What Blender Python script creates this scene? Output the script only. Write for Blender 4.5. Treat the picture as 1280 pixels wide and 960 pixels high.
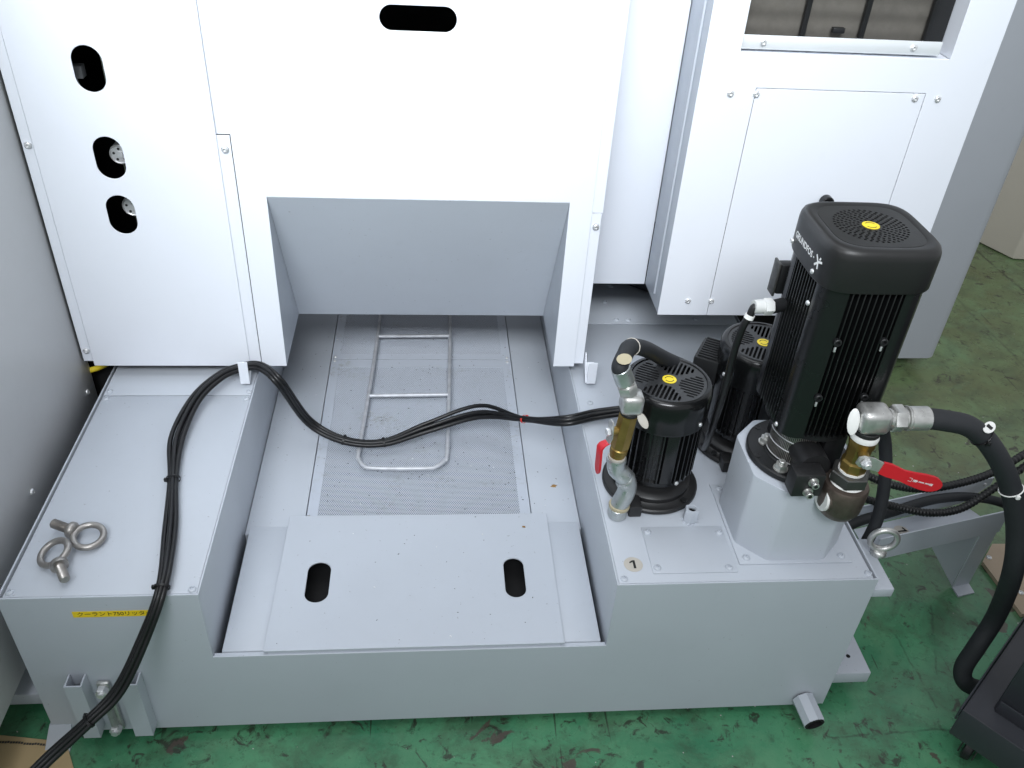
import bpy, bmesh, math, random
from math import radians as rad, sin, cos, pi
from mathutils import Vector, Matrix, Euler
import numpy as np
random.seed(4)
S = bpy.context.scene
for o in list(bpy.data.objects): bpy.data.objects.remove(o)
COL = S.collection

# ------------------------------------------------------------------ camera
CAM = Vector((0.6784, -0.9506, 1.4810)); EUL = Euler((0.9395, -0.0555, -0.0765), 'XYZ'); FPX = 1081.76
cd = bpy.data.cameras.new('camera'); cam = bpy.data.objects.new('camera', cd); COL.objects.link(cam)
cam.location = CAM; cam.rotation_euler = EUL
cd.sensor_width = 36; cd.lens = FPX * 36 / 1280; cd.clip_start = .02; cd.clip_end = 100
S.camera = cam
S.render.resolution_x, S.render.resolution_y = 1024, 768
# ------------------------------------------------------------------ world and lamps (a workshop lit by high windows)
w = bpy.data.worlds.new('World'); S.world = w; w.use_nodes = True
bg = w.node_tree.nodes['Background']; bg.inputs[0].default_value = (.92, .955, 1, 1); bg.inputs[1].default_value = .62
def area(name, loc, target, sx, sy, energy, col, spread=180):
    l = bpy.data.lights.new(name, 'AREA'); l.shape = 'RECTANGLE'; l.size = sx; l.size_y = sy
    l.energy = energy; l.color = col; l.spread = rad(spread)
    o = bpy.data.objects.new(name, l); COL.objects.link(o); o.location = loc
    o.rotation_euler = (Vector(target) - Vector(loc)).to_track_quat('-Z', 'Y').to_euler()
    return o
area('window_light', (.0, -2.1, 3.3), (.25, .6, 1.68), 2.6, 1.1, 42, (.92, .96, 1), 55)
area('roof_light', (.25, .0, 4.2), (.5, .15, 0), 2.4, 1.6, 17, (.92, .96, 1), 120)
area('side_fill_light', (-2.5, -1.6, 3.2), (.6, .3, .6), 1.6, 1.6, 13, (.95, .98, 1), 120)  # added fill lamp, stands for no known window
S.view_settings.view_transform = 'Standard'; S.view_settings.look = 'None'
S.view_settings.exposure = 0; S.view_settings.gamma = 1; S.view_settings.use_curve_mapping = False
S.render.engine = 'CYCLES'

# ------------------------------------------------------------------ pixel helpers (photo 1280x960 -> a point on a plane of the place)
RM = EUL.to_matrix()
def ray(x, y): return RM @ Vector(((x - 640) / FPX, -(y - 480) / FPX, -1))
def onz(x, y, z): d = ray(x, y); return CAM + d * ((z - CAM.z) / d.z)
def ony(x, y, Y): d = ray(x, y); return CAM + d * ((Y - CAM.y) / d.y)
def onx(x, y, X): d = ray(x, y); return CAM + d * ((X - CAM.x) / d.x)

# ------------------------------------------------------------------ materials
MATS = {}
def nodes(m):
    m.use_nodes = True; nt = m.node_tree
    return nt, nt.nodes['Principled BSDF'], lambda a, b: nt.links.new(a, b)
def noise(nt, scale, detail=4, rough=.55, vec=None, dist=0):
    n = nt.nodes.new('ShaderNodeTexNoise'); n.inputs['Scale'].default_value = scale; n.inputs['Detail'].default_value = detail
    n.inputs['Roughness'].default_value = rough; n.inputs['Distortion'].default_value = dist
    if vec: nt.links.new(vec, n.inputs['Vector'])
    return n.outputs['Fac']
def ramp(nt, fac, p0, p1, c0=(0, 0, 0, 1), c1=(1, 1, 1, 1)):
    r = nt.nodes.new('ShaderNodeValToRGB'); e = r.color_ramp.elements
    e[0].position = p0; e[1].position = p1; e[0].color = c0; e[1].color = c1
    nt.links.new(fac, r.inputs[0]); return r.outputs[0]
def mix(nt, fac, a, b):
    m = nt.nodes.new('ShaderNodeMix'); m.data_type = 'RGBA'
    for sock, v in ((m.inputs['Factor'], fac), (m.inputs['A'], a), (m.inputs['B'], b)):
        if isinstance(v, bpy.types.NodeSocket): nt.links.new(v, sock)
        elif isinstance(v, (int, float)): sock.default_value = v
        else: sock.default_value = (*v, 1) if len(v) == 3 else v
    return m.outputs['Result']
def math_n(nt, op, a, b=0.0):
    m = nt.nodes.new('ShaderNodeMath'); m.operation = op
    for i, v in enumerate((a, b)):
        if isinstance(v, bpy.types.NodeSocket): nt.links.new(v, m.inputs[i])
        else: m.inputs[i].default_value = v
    return m.outputs[0]
def bump(nt, h, strength, dist=.001):
    b = nt.nodes.new('ShaderNodeBump'); b.inputs['Strength'].default_value = strength; b.inputs['Distance'].default_value = dist
    nt.links.new(h, b.inputs['Height']); return b.outputs['Normal']
def coords(nt, which='Object', scale=(1, 1, 1)):
    t = nt.nodes.new('ShaderNodeTexCoord'); m = nt.nodes.new('ShaderNodeMapping'); m.inputs['Scale'].default_value = scale
    if which == 'World':
        g = nt.nodes.new('ShaderNodeNewGeometry'); nt.links.new(g.outputs['Position'], m.inputs[0])
    else: nt.links.new(t.outputs[which], m.inputs[0])
    return m.outputs[0]
def paint(name, col, rough=.42, peel=.12, dirt=.18, dirtcol=None, specks=.0, vscale=1, metallic=0, spec=.5):
    m = bpy.data.materials.new(name); nt, b, L = nodes(m); v = coords(nt, 'World')
    dc = dirtcol or tuple(c * .72 for c in col)
    n1 = ramp(nt, noise(nt, 3.1 * vscale, 6, .62, v), .38, .78)
    f = math_n(nt, 'MULTIPLY', n1, dirt)
    c = mix(nt, f, col, dc)
    n3 = ramp(nt, noise(nt, 38 * vscale, 3, .6, v), .60, .74)
    c = mix(nt, math_n(nt, 'MULTIPLY', n3, dirt * .35), c, dc)
    if specks:
        s = ramp(nt, noise(nt, 150, 2, .5, v), .735, .76)
        c = mix(nt, math_n(nt, 'MULTIPLY', s, specks), c, (.09, .085, .08))
    L(c, b.inputs['Base Color'])
    b.inputs['Metallic'].default_value = metallic; b.inputs['Specular IOR Level'].default_value = spec
    r = ramp(nt, noise(nt, 7 * vscale, 4, .6, v), .3, .7, (rough * .85,) * 3 + (1,), (min(1, rough * 1.2),) * 3 + (1,))
    L(r, b.inputs['Roughness'])
    if peel: L(bump(nt, noise(nt, 900, 2, .5, v), peel, .0003), b.inputs['Normal'])
    MATS[name] = m; return m
def metal(name, col, rough=.3, var=.12, scale=40, bumps=.1, metallic=.8):
    m = bpy.data.materials.new(name); nt, b, L = nodes(m); v = coords(nt, 'World')
    n = noise(nt, scale, 5, .6, v)
    L(ramp(nt, n, .3, .75, (*col, 1), (*[c * .68 for c in col], 1)), b.inputs['Base Color'])
    b.inputs['Metallic'].default_value = metallic
    L(ramp(nt, noise(nt, scale * 1.7, 4, .6, v), .3, .7, (max(.03, rough - var),) * 3 + (1,), (rough + var,) * 3 + (1,)), b.inputs['Roughness'])
    if bumps: L(bump(nt, noise(nt, scale * 6, 3, .6, v), bumps, .0005), b.inputs['Normal'])
    MATS[name] = m; return m
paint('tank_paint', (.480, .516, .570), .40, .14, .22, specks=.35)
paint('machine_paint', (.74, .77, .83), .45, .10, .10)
paint('cabinet_grey', (.585, .59, .595), .42, .12, .22)
paint('rear_grey', (.37, .39, .425), .5, .1, .2)
paint('black_gloss', (.006, .0065, .007), .2, .05, .2, (.015, .015, .015), spec=.4)
paint('black_satin', (.011, .0115, .0125), .42, .25, .3, (.022, .022, .023), spec=.4)
paint('fin_black', (.0055, .0058, .0065), .27, .15, .3, (.012, .012, .012), spec=.55)
paint('cap_black', (.012, .0122, .0125), .40, .3, .3, (.022, .021, .020), spec=.45)
paint('black_rough', (.012, .012, .013), .45, .3, .3, (.03, .03, .03))
paint('void_black', (.006, .006, .007), .8, 0, .2)
paint('cable_rubber', (.007, .007, .008), .36, 0, .4, (.018, .018, .018), spec=.4)
paint('hose_rubber', (.017, .019, .022), .62, .3, .4, (.035, .036, .04), spec=.35)
paint('red_grip', (.55, .012, .022), .35, .05, .2)
paint('yellow_tape', (.86, .62, .02), .45, .05, .12)
paint('yellow_mark', (.85, .66, .03), .45, .05, .1)
paint('ink_black', (.012, .012, .012), .6, 0, .1)
paint('print_grey', (.55, .58, .60), .5, 0, .1)
paint('white_print', (.8, .8, .8), .5, 0, .1)
paint('white_tape', (.80, .80, .78), .55, .1, .15)
paint('sticker_beige', (.50, .47, .42), .5, .05, .2)
paint('cream_label', (.42, .37, .25), .5, .05, .2)
paint('white_plastic', (.62, .63, .62), .4, .1, .15)
paint('tie_red', (.6, .03, .02), .4, 0, .1)
paint('beige_board', (.42, .33, .24), .6, .2, .3)
paint('cardboard', (.50, .37, .20), .75, .25, .35)
paint('beige_cabinet', (.62, .57, .50), .5, .1, .2)
paint('cart_paint', (.032, .034, .042), .38, .3, .5, (.05, .052, .058))
paint('keeper_zinc', (.80, .83, .86), .3, .1, .12, metallic=.3)
paint('grille_black', (.026, .027, .029), .38, .2, .3, (.04, .04, .04))
paint('filter', (.095, .088, .076), .8, 0, .6, (.06, .056, .05), vscale=9)
paint('chip_dark', (.03, .03, .032), .4, 0, .1)
paint('chip_rust', (.30, .17, .05), .6, 0, .1)
metal('zinc', (.66, .66, .64), .36, .10, 60)
metal('steel_bright', (.80, .81, .82), .36, .08, 50, .1, .6)
metal('steel_worn', (.40, .38, .36), .38, .1, 70, .25)
metal('cast_pipe', (.58, .61, .61), .34, .1, 45, .25)
metal('brass', (.34, .235, .07), .42, .08, 50)
metal('brown_cast', (.17, .135, .115), .5, .1, 60, .5)
metal('dark_iron', (.13, .13, .125), .45, .1, 50, .3)
metal('rod_steel', (.60, .62, .66), .48, .08, 40, .1, .25)
# handle enamel: wiped, faintly shiny plate, used for the sight gauge glass
m = bpy.data.materials.new('gauge_glass'); nt, b, L = nodes(m); b.inputs['Base Color'].default_value = (.85, .9, .88, 1)
b.inputs['Roughness'].default_value = .08; b.inputs['Transmission Weight'].default_value = .85; MATS['gauge_glass'] = m
# strainer sheet: paint with yellowish swarf grime
m = bpy.data.materials.new('strainer_paint'); nt, b, L = nodes(m); v = coords(nt, 'World')
g1 = ramp(nt, noise(nt, 5.5, 5, .65, v), .54, .76); g2 = ramp(nt, noise(nt, 130, 3, .7, v), .48, .62)
g = math_n(nt, 'MULTIPLY', math_n(nt, 'MULTIPLY', g1, g2), .75)
L(mix(nt, g, (.50, .54, .61), (.19, .18, .10)), b.inputs['Base Color']); b.inputs['Roughness'].default_value = .42; MATS['strainer_paint'] = m
# floor: worn green epoxy, olive grime, bare dark patches, cracks and scratches
m = bpy.data.materials.new('floor_green'); nt, b, L = nodes(m); v = coords(nt, 'World')
sep = nt.nodes.new('ShaderNodeSeparateXYZ'); L(v, sep.inputs[0])
base = mix(nt, ramp(nt, noise(nt, 4, 5, .6, v), .35, .7), (.040, .195, .100), (.095, .305, .155))
# olive trodden zone at the back right of the tank
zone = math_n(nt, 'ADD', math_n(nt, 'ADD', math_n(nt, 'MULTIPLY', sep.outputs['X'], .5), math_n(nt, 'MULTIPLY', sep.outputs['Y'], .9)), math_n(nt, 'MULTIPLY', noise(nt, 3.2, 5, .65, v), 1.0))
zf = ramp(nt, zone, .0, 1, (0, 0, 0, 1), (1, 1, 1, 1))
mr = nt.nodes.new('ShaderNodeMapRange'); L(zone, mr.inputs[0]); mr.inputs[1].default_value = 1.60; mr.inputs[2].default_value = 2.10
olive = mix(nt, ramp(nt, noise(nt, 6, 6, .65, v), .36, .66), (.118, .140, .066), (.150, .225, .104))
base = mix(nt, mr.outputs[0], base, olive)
wear = ramp(nt, noise(nt, 5, 8, .72, v, .6), .50, .68)
base = mix(nt, math_n(nt, 'MULTIPLY', wear, .36), base, (.17, .34, .19))
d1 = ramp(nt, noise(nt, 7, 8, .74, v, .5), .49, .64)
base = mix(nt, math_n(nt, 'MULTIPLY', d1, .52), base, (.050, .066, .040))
d4 = ramp(nt, noise(nt, 55, 6, .72, v), .56, .66)
base = mix(nt, math_n(nt, 'MULTIPLY', d4, .5), base, (.03, .045, .028))
d2 = ramp(nt, noise(nt, 30, 6, .66, v, .8), .585, .65)
base = mix(nt, math_n(nt, 'MULTIPLY', d2, .85), base, (.035, .032, .026))
d3 = ramp(nt, noise(nt, 6.5, 6, .58, v, 1.2), .665, .68)
base = mix(nt, math_n(nt, 'MULTIPLY', d3, .9), base, (.085, .066, .055))
for rz, sc in ((.35, (22, 1.1, 1)), (1.75, (26, 1.3, 1)), (-.5, (30, 1.6, 1))):
    mp = nt.nodes.new('ShaderNodeMapping'); mp.inputs['Rotation'].default_value = (0, 0, rz); mp.inputs['Scale'].default_value = sc; L(v, mp.inputs[0])
    s = ramp(nt, noise(nt, 2.2, 2, .4, mp.outputs[0], .15), .735, .75)
    base = mix(nt, math_n(nt, 'MULTIPLY', s, .7), base, (.03, .03, .022))
def fl(x, y): q = onz(x, y, FZ_); return q.x, q.y
FZ_ = -.022
wob = math_n(nt, 'MULTIPLY', math_n(nt, 'SUBTRACT', noise(nt, 14, 4, .6, v), .5), .03)
for (p0, p1, wd, am) in ((fl(1227, 319), fl(1279, 363), .008, .75), (fl(1210, 388), fl(1263, 441), .005, .6), (fl(1115, 790), fl(1170, 880), .0035, .55), (fl(1163, 760), fl(1172, 840), .003, .5), (fl(1040, 920), fl(1180, 912), .0025, .6)):
    dx_, dy_ = p1[0] - p0[0], p1[1] - p0[1]; ln = math.hypot(dx_, dy_); nx_, ny_ = -dy_ / ln, dx_ / ln
    dist_ = math_n(nt, 'ADD', math_n(nt, 'MULTIPLY', sep.outputs['X'], nx_), math_n(nt, 'ADD', math_n(nt, 'MULTIPLY', sep.outputs['Y'], ny_), -(p0[0] * nx_ + p0[1] * ny_)))
    dist_ = math_n(nt, 'ABSOLUTE', math_n(nt, 'ADD', dist_, wob))
    line_ = ramp(nt, dist_, wd * .3, wd, (1, 1, 1, 1), (0, 0, 0, 1))
    if wd < .004:   # short cracks only
        al = math_n(nt, 'ADD', math_n(nt, 'MULTIPLY', sep.outputs['X'], dx_ / ln), math_n(nt, 'ADD', math_n(nt, 'MULTIPLY', sep.outputs['Y'], dy_ / ln), -((p0[0] + p1[0]) / 2 * dx_ / ln + (p0[1] + p1[1]) / 2 * dy_ / ln)))
        line_ = math_n(nt, 'MULTIPLY', line_, math_n(nt, 'LESS_THAN', math_n(nt, 'ABSOLUTE', al), ln * .55))
    line_ = math_n(nt, 'MULTIPLY', line_, ramp(nt, noise(nt, 26, 4, .7, v), .35, .55))
    base = mix(nt, math_n(nt, 'MULTIPLY', line_, am), base, (.018, .018, .014))
ws = ramp(nt, noise(nt, 95, 1, .4, v), .80, .81)
base = mix(nt, ws, base, (.5, .5, .47))
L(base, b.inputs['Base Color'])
L(ramp(nt, noise(nt, 8, 5, .6, v), .3, .7, (.13,) * 3 + (1,), (.38,) * 3 + (1,)), b.inputs['Roughness'])
L(bump(nt, noise(nt, 60, 5, .6, v), .25, .002), b.inputs['Normal']); MATS['floor_green'] = m

# ------------------------------------------------------------------ object helpers
def tag(o, label=None, cat=None, group=None, kind=None):
    for k, val in (('label', label), ('category', cat), ('group', group), ('kind', kind)):
        if val: o[k] = val
    return o
def thing(name, label, cat, loc=(0, 0, 0), group=None, rot=(0, 0, 0)):
    o = bpy.data.objects.new(name, None); COL.objects.link(o); o.location = loc; o.rotation_euler = rot; o.empty_display_size = .05
    return tag(o, label, cat, group)
def shade(me, smooth):
    if smooth is None: return
    me.polygons.foreach_set('use_smooth', [True] * len(me.polygons))
    if smooth is not True: me.set_sharp_from_angle(angle=rad(smooth))
def obj(name, geo, mat, parent=None, smooth=35, loc=None, rot=None):
    if isinstance(geo, bmesh.types.BMesh):
        bmesh.ops.recalc_face_normals(geo, faces=geo.faces)
        me = bpy.data.meshes.new(name); geo.to_mesh(me); geo.free(); shade(me, smooth)
    else: me = geo
    if mat and not me.materials: me.materials.append(MATS[mat])
    o = bpy.data.objects.new(name, me); COL.objects.link(o)
    if parent: o.parent = parent
    if loc is not None: o.location = loc
    if rot is not None: o.rotation_euler = rot
    return o
def recenter(o):
    me = o.data; co = np.empty(len(me.vertices) * 3); me.vertices.foreach_get('co', co); co = co.reshape(-1, 3)
    c = np.array([(co[:, 0].min() + co[:, 0].max()) / 2, (co[:, 1].min() + co[:, 1].max()) / 2, co[:, 2].min()])
    me.vertices.foreach_set('co', (co - c).ravel()); me.update(); o.location = Vector(o.location) + Vector(c); return o
def copy_tree(o, parent=None):
    c = o.copy(); COL.objects.link(c); c.parent = parent
    for ch in o.children: copy_tree(ch, c)
    return c
def box(bm, x0, x1, y0, y1, z0, z1, bev=0, mat=None):
    r = bmesh.ops.create_cube(bm, size=1); vs = r['verts']
    for v in vs: v.co = Vector(((x0 + x1) / 2 + v.co.x * (x1 - x0), (y0 + y1) / 2 + v.co.y * (y1 - y0), (z0 + z1) / 2 + v.co.z * (z1 - z0)))
    if bev:
        es = list({e for v in vs for e in v.link_edges}); bmesh.ops.bevel(bm, geom=es, offset=bev, segments=2, affect='EDGES', profile=.5)
    return bm
def bx(*a, bev=0): return box(bmesh.new(), *a, bev=bev)
def lathe(bm, prof, n=32, M=None, a0=0, a1=2 * pi):
    """prof = [(r, z)...] round local Z; closed at r=0 ends"""
    full = abs(a1 - a0 - 2 * pi) < 1e-6; k = n if full else n + 1
    rings = []
    for r, z in prof:
        if r < 1e-7: p = Vector((0, 0, z)); rings.append([bm.verts.new(M @ p if M else p)])
        else:
            row = []
            for i in range(k):
                a = a0 + (a1 - a0) * i / n; p = Vector((r * cos(a), r * sin(a), z)); row.append(bm.verts.new(M @ p if M else p))
            rings.append(row)
    for A, B in zip(rings, rings[1:]):
        for i in range(n if full else n):
            j = (i + 1) % k
            if len(A) == 1 and len(B) == 1: continue
            if len(A) == 1: bm.faces.new((A[0], B[i], B[j]))
            elif len(B) == 1: bm.faces.new((A[i], A[j], B[0]))
            else: bm.faces.new((A[i], A[j], B[j], B[i]))
    return bm
def frame(p, d):
    """matrix with local Z along d at p"""
    d = Vector(d).normalized(); return Matrix.Translation(p) @ d.to_track_quat('Z', 'Y').to_matrix().to_4x4()
def rod(bm, p0, p1, r, n=16, bev=0, r1=None):
    p0, p1 = Vector(p0), Vector(p1); l = (p1 - p0).length; r1 = r if r1 is None else r1
    if bev: prof = [(0, 0), (r - bev, 0), (r, bev), (r1, l - bev), (r1 - bev, l), (0, l)]
    else: prof = [(0, 0), (r, 0), (r1, l), (0, l)]
    return lathe(bm, prof, n, frame(p0, p1 - p0))
def spline(pts, k=8):
    pts = [Vector(p) for p in pts]; P = [pts[0] * 2 - pts[1]] + pts + [pts[-1] * 2 - pts[-2]]; out = []
    for i in range(1, len(P) - 2):
        a, b, c, d = P[i - 1:i + 3]
        for s in range(k):
            t = s / k; out.append(.5 * ((2 * b) + (c - a) * t + (2 * a - 5 * b + 4 * c - d) * t * t + (3 * b - a - 3 * c + d) * t ** 3))
    out.append(pts[-1]); return out
def tube(bm, pts, r, n=10, closed=False):
    pts = [Vector(p) for p in pts]; m = len(pts); rows = []; nrm = None
    for i, p in enumerate(pts):
        t = (pts[(i + 1) % m] - pts[i - 1]) if closed else (pts[min(i + 1, m - 1)] - pts[max(i - 1, 0)])
        t.normalize()
        if nrm is None: nrm = t.orthogonal().normalized()
        nrm = (nrm - t * nrm.dot(t)).normalized(); bn = t.cross(nrm); rr = r[i] if isinstance(r, (list, tuple)) else r
        rows.append([bm.verts.new(p + (nrm * cos(2 * pi * k / n) + bn * sin(2 * pi * k / n)) * rr) for k in range(n)])
    for i in range(m if closed else m - 1):
        A, B = rows[i], rows[(i + 1) % m]
        for k in range(n): bm.faces.new((A[k], A[(k + 1) % n], B[(k + 1) % n], B[k]))
    if not closed: bm.faces.new(rows[0][::-1]); bm.faces.new(rows[-1])
    return bm
def torus(bm, c, axis, R, r, n=36, k=12, M=None):
    F = frame(c, axis); pts = [F @ Vector((R * cos(2 * pi * i / n), R * sin(2 * pi * i / n), 0)) for i in range(n)]
    return tube(bm, pts, r, k, True)
def hexnut(bm, p, d, r, h, n=6):
    return lathe(bm, [(0, 0), (r * .94, 0), (r, h * .1), (r, h * .9), (r * .94, h), (0, h)], n, frame(p, d))
def plate(name, outline, holes, t, origin, ux, uy, mat, parent=None, bev=.0006):
    """sheet from a 2-D outline with holes; front face through origin, thickness goes behind (-n)"""
    ux, uy = Vector(ux), Vector(uy); n = ux.cross(uy)
    cu = bpy.data.curves.new(name, 'CURVE'); cu.dimensions = '2D'; cu.fill_mode = 'BOTH'; cu.extrude = t / 2 - bev; cu.bevel_depth = bev; cu.bevel_resolution = 1; cu.offset = -bev
    for poly in [outline] + list(holes):
        sp = cu.splines.new('POLY'); sp.points.add(len(poly) - 1); sp.use_cyclic_u = True
        for q, (a, b_) in zip(sp.points, poly): q.co = (a, b_, 0, 1)
    tmp = bpy.data.objects.new(name, cu); me = bpy.data.meshes.new_from_object(tmp); bpy.data.objects.remove(tmp); bpy.data.curves.remove(cu)
    M = Matrix((ux, uy, n)).transposed().to_4x4(); M.translation = Vector(origin) - n * (t / 2); me.transform(M)
    me.materials.clear(); shade(me, 30); me.name = name
    return obj(name, me, mat, parent)
def obround(cx, cy, w_, h_, n=10):
    r = min(w_, h_) / 2; dx, dy = w_ / 2 - r, h_ / 2 - r; pts = []
    for q, (sx, sy) in enumerate(((1, 1), (-1, 1), (-1, -1), (1, -1))):
        for i in range(n + 1):
            a = q * pi / 2 + pi / 2 * i / n; pts.append((cx + sx * dx + r * cos(a), cy + sy * dy + r * sin(a)))
    out = []
    for p in pts:
        if not out or (abs(p[0] - out[-1][0]) + abs(p[1] - out[-1][1])) > 1e-6: out.append(p)
    if abs(out[0][0] - out[-1][0]) + abs(out[0][1] - out[-1][1]) < 1e-6: out.pop()
    return out
def rect(x0, x1, y0, y1): return [(x0, y0), (x1, y0), (x1, y1), (x0, y1)]
def rrect(x0, x1, y0, y1, r, n=6):
    p = []
    for q, (cx, cy) in enumerate(((x1 - r, y1 - r), (x0 + r, y1 - r), (x0 + r, y0 + r), (x1 - r, y0 + r))):
        for i in range(n + 1):
            a = q * pi / 2 + pi / 2 * i / n; p.append((cx + r * cos(a), cy + r * sin(a)))
    return p
def circ(cx, cy, r, n=12, a=0): return [(cx + r * cos(a + 2 * pi * i / n), cy + r * sin(a + 2 * pi * i / n)) for i in range(n)]
X, Y_, Z_ = (1, 0, 0), (0, 1, 0), (0, 0, 1)
def text_mesh(s, size, extrude=.0001, align='CENTER', bold=0):
    cu = bpy.data.curves.new('text', 'FONT'); cu.body = s; cu.size = size; cu.extrude = extrude; cu.align_x = align; cu.align_y = 'CENTER'; cu.offset = bold
    tmp = bpy.data.objects.new('text', cu); me = bpy.data.meshes.new_from_object(tmp); bpy.data.objects.remove(tmp); bpy.data.curves.remove(cu); me.materials.clear(); return me
def lay(me, origin, ux, uy):
    ux, uy = Vector(ux).normalized(), Vector(uy).normalized(); M = Matrix((ux, uy, ux.cross(uy))).transposed().to_4x4(); M.translation = Vector(origin); me.transform(M); return me
# shared screw meshes (button head with hex socket), axis +Z
def screw_mesh(r, h):
    bm = bmesh.new(); lathe(bm, [(r * 1.0, -.001), (r, h * .25), (r * .9, h * .62), (r * .68, h * .9), (r * .46, h), (r * .40, h * .35), (0, h * .3)], 18)
    bmesh.ops.recalc_face_normals(bm, faces=bm.faces); me = bpy.data.meshes.new('screw'); bm.to_mesh(me); bm.free(); shade(me, 40); return me
SC_P = screw_mesh(.0066, .0038); SC_P.materials.append(MATS['tank_paint'])
SC_M = screw_mesh(.0066, .0038); SC_M.materials.append(MATS['steel_bright'])
SC_S = screw_mesh(.0040, .0026); SC_S.materials.append(MATS['steel_bright'])
UP = (0, 0, 0); FRONT = (pi / 2, 0, 0)
def screw(p, parent, me=SC_P, rot=UP, nm='screw'):
    o = bpy.data.objects.new(nm, me); COL.objects.link(o); o.parent = parent; o.location = p; o.rotation_euler = rot; return o

# ================================================================== the setting
W, H, h = 1.45, .3643, .203; xa, xb = .3087, .9913; FZ = -.022; YB = 1.32; Ym, zb = .5943, .3943
bm = bmesh.new(); bmesh.ops.create_grid(bm, x_segments=2, y_segments=2, size=6)
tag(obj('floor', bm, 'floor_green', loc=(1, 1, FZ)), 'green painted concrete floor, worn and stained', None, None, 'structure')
# ================================================================== coolant tank
T = thing('coolant_tank', 'low pale grey sheet metal coolant tank with recessed middle', 'tank', (0, 0, 0))
plate('front_panel', [(0, 0), (W, 0), (W, H), (xb, H), (xb, h), (xa, h), (xa, H), (0, H)], [], .003, (0, 0, 0), X, Z_, 'tank_paint', T)
for nm, x0 in (('side_panel', 0), ('side_panel', W - .003)):
    obj(nm, bx(x0, x0 + .003, .0032, YB, 0, H, bev=.0005), 'tank_paint', T)
for x0 in (xa - .003, xb):
    obj('recess_wall', bx(x0, x0 + .003, .0032, YB - .004, .14, H - .0002, bev=.0005), 'tank_paint', T)
obj('back_panel', bx(.004, W - .004, YB - .003, YB, 0, H - .004), 'tank_paint', T)
obj('tank_bottom', bx(.004, W - .004, .004, YB - .004, .0, .004), 'tank_paint', T)
obj('inner_tray', bx(xa + .001, xb - .001, .004, YB - .005, .146, .149), 'void_black', T)
# covers: sunk a hair under the panel edges, a dark joint left open at the outer sides
def cover(x0, x1, y0, y1, z=H): return obj('top_cover', bx(x0, x1, y0, y1, z - .0025, z, bev=.0007), 'tank_paint', T)
c1 = cover(.0085, xa - .0034, .0036, .5285); c2 = cover(.0085, xa - .0034, .5297, YB - .004, H + .0012)
c3 = cover(xb + .0034, W - .0085, .0036, .8175); c4 = cover(xb + .0034, W - .0085, .819, YB - .004, H + .0012)
for x0, x1 in ((.0033, .0080), (W - .0080, W - .0033)):
    obj('ledge', bx(x0, x1, .004, YB - .005, H - .022, H - .020), 'tank_paint', T)
for p in ((.0165, .013), (.297, .011), (.0175, .518), (.298, .517)): screw((*p, H), c1)
for p in ((.0185, .542), (.300, .540)): screw((*p, H + .0012), c2)
for p in ((1.005, .013), (1.436, .013), (1.02, .50), (1.008, .80)): screw((*p, H), c3)
for p in ((1.135, .835), (1.165, .835), (1.335, .838), (1.12, .92), (1.15, 1.0)): screw((*p, H + .0012), c4)
# small blind plate, square plate + octagonal pedestal
ap = obj('access_plate', bx(1.057, 1.2055, .022, .131, H + .0003, H + .0023, bev=.0006), 'tank_paint', T)
for p in ((1.066, .118), (1.197, .113), (1.066, .034), (1.192, .031)): screw((*p, H + .0023), ap)
bp = obj('base_plate', bx(1.213, 1.416, .038, .241, H + .0003, H + .0033, bev=.0006), 'tank_paint', T)
for p in ((1.2275, .227), (1.2285, .052), (1.401, .052), (1.401, .227)): screw((*p, H + .0033), bp)
PX, PY, PT = 1.3145, .1415, .5272
def octa(cx, cy, a, c): return [(cx - a, cy - c), (cx - c, cy - a), (cx + c, cy - a), (cx + a, cy - c), (cx + a, cy + c), (cx + c, cy + a), (cx - c, cy + a), (cx - a, cy + c)]
bm = bmesh.new(); lo = [bm.verts.new((x, y, H + .0034)) for x, y in octa(PX, PY, .0965, .052)]; hi = [bm.verts.new((x, y, PT)) for x, y in octa(PX, PY, .0965, .052)]
for i in range(8): bm.faces.new((lo[i], lo[(i + 1) % 8], hi[(i + 1) % 8], hi[i]))
bm.faces.new(hi)
bmesh.ops.bevel(bm, geom=[e for e in bm.edges if abs(e.verts[0].co.z - e.verts[1].co.z) > .05], offset=.006, segments=3, affect='EDGES', profile=.5)
bmesh.ops.bevel(bm, geom=[e for e in bm.edges if e.verts[0].co.z > PT - .001 and e.verts[1].co.z > PT - .001], offset=.0015, segments=2, affect='EDGES', profile=.5)
obj('pedestal', bm, 'tank_paint', T, smooth=25)
# round number sticker
bm = bmesh.new(); lathe(bm, [(0, 0), (.0165, 0), (.0165, .0004), (0, .0004)], 36, Matrix.Translation((1.0265, .0445, H + .0004)))
st = obj('number_sticker', bm, 'sticker_beige', T)
bm = bmesh.new()
for poly in ([(-.0005, -.0092), (.0038, -.0092), (.0038, .0092), (-.0005, .0092)], [(-.0006, .0092), (-.0062, .0055), (-.0062, .0022), (-.0006, .0050)]):
    bm.faces.new([bm.verts.new((1.0265 + x, .0445 + y, H + .0010)) for x, y in poly])
obj('digit', bm, 'ink_black', st, smooth=None)
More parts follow.
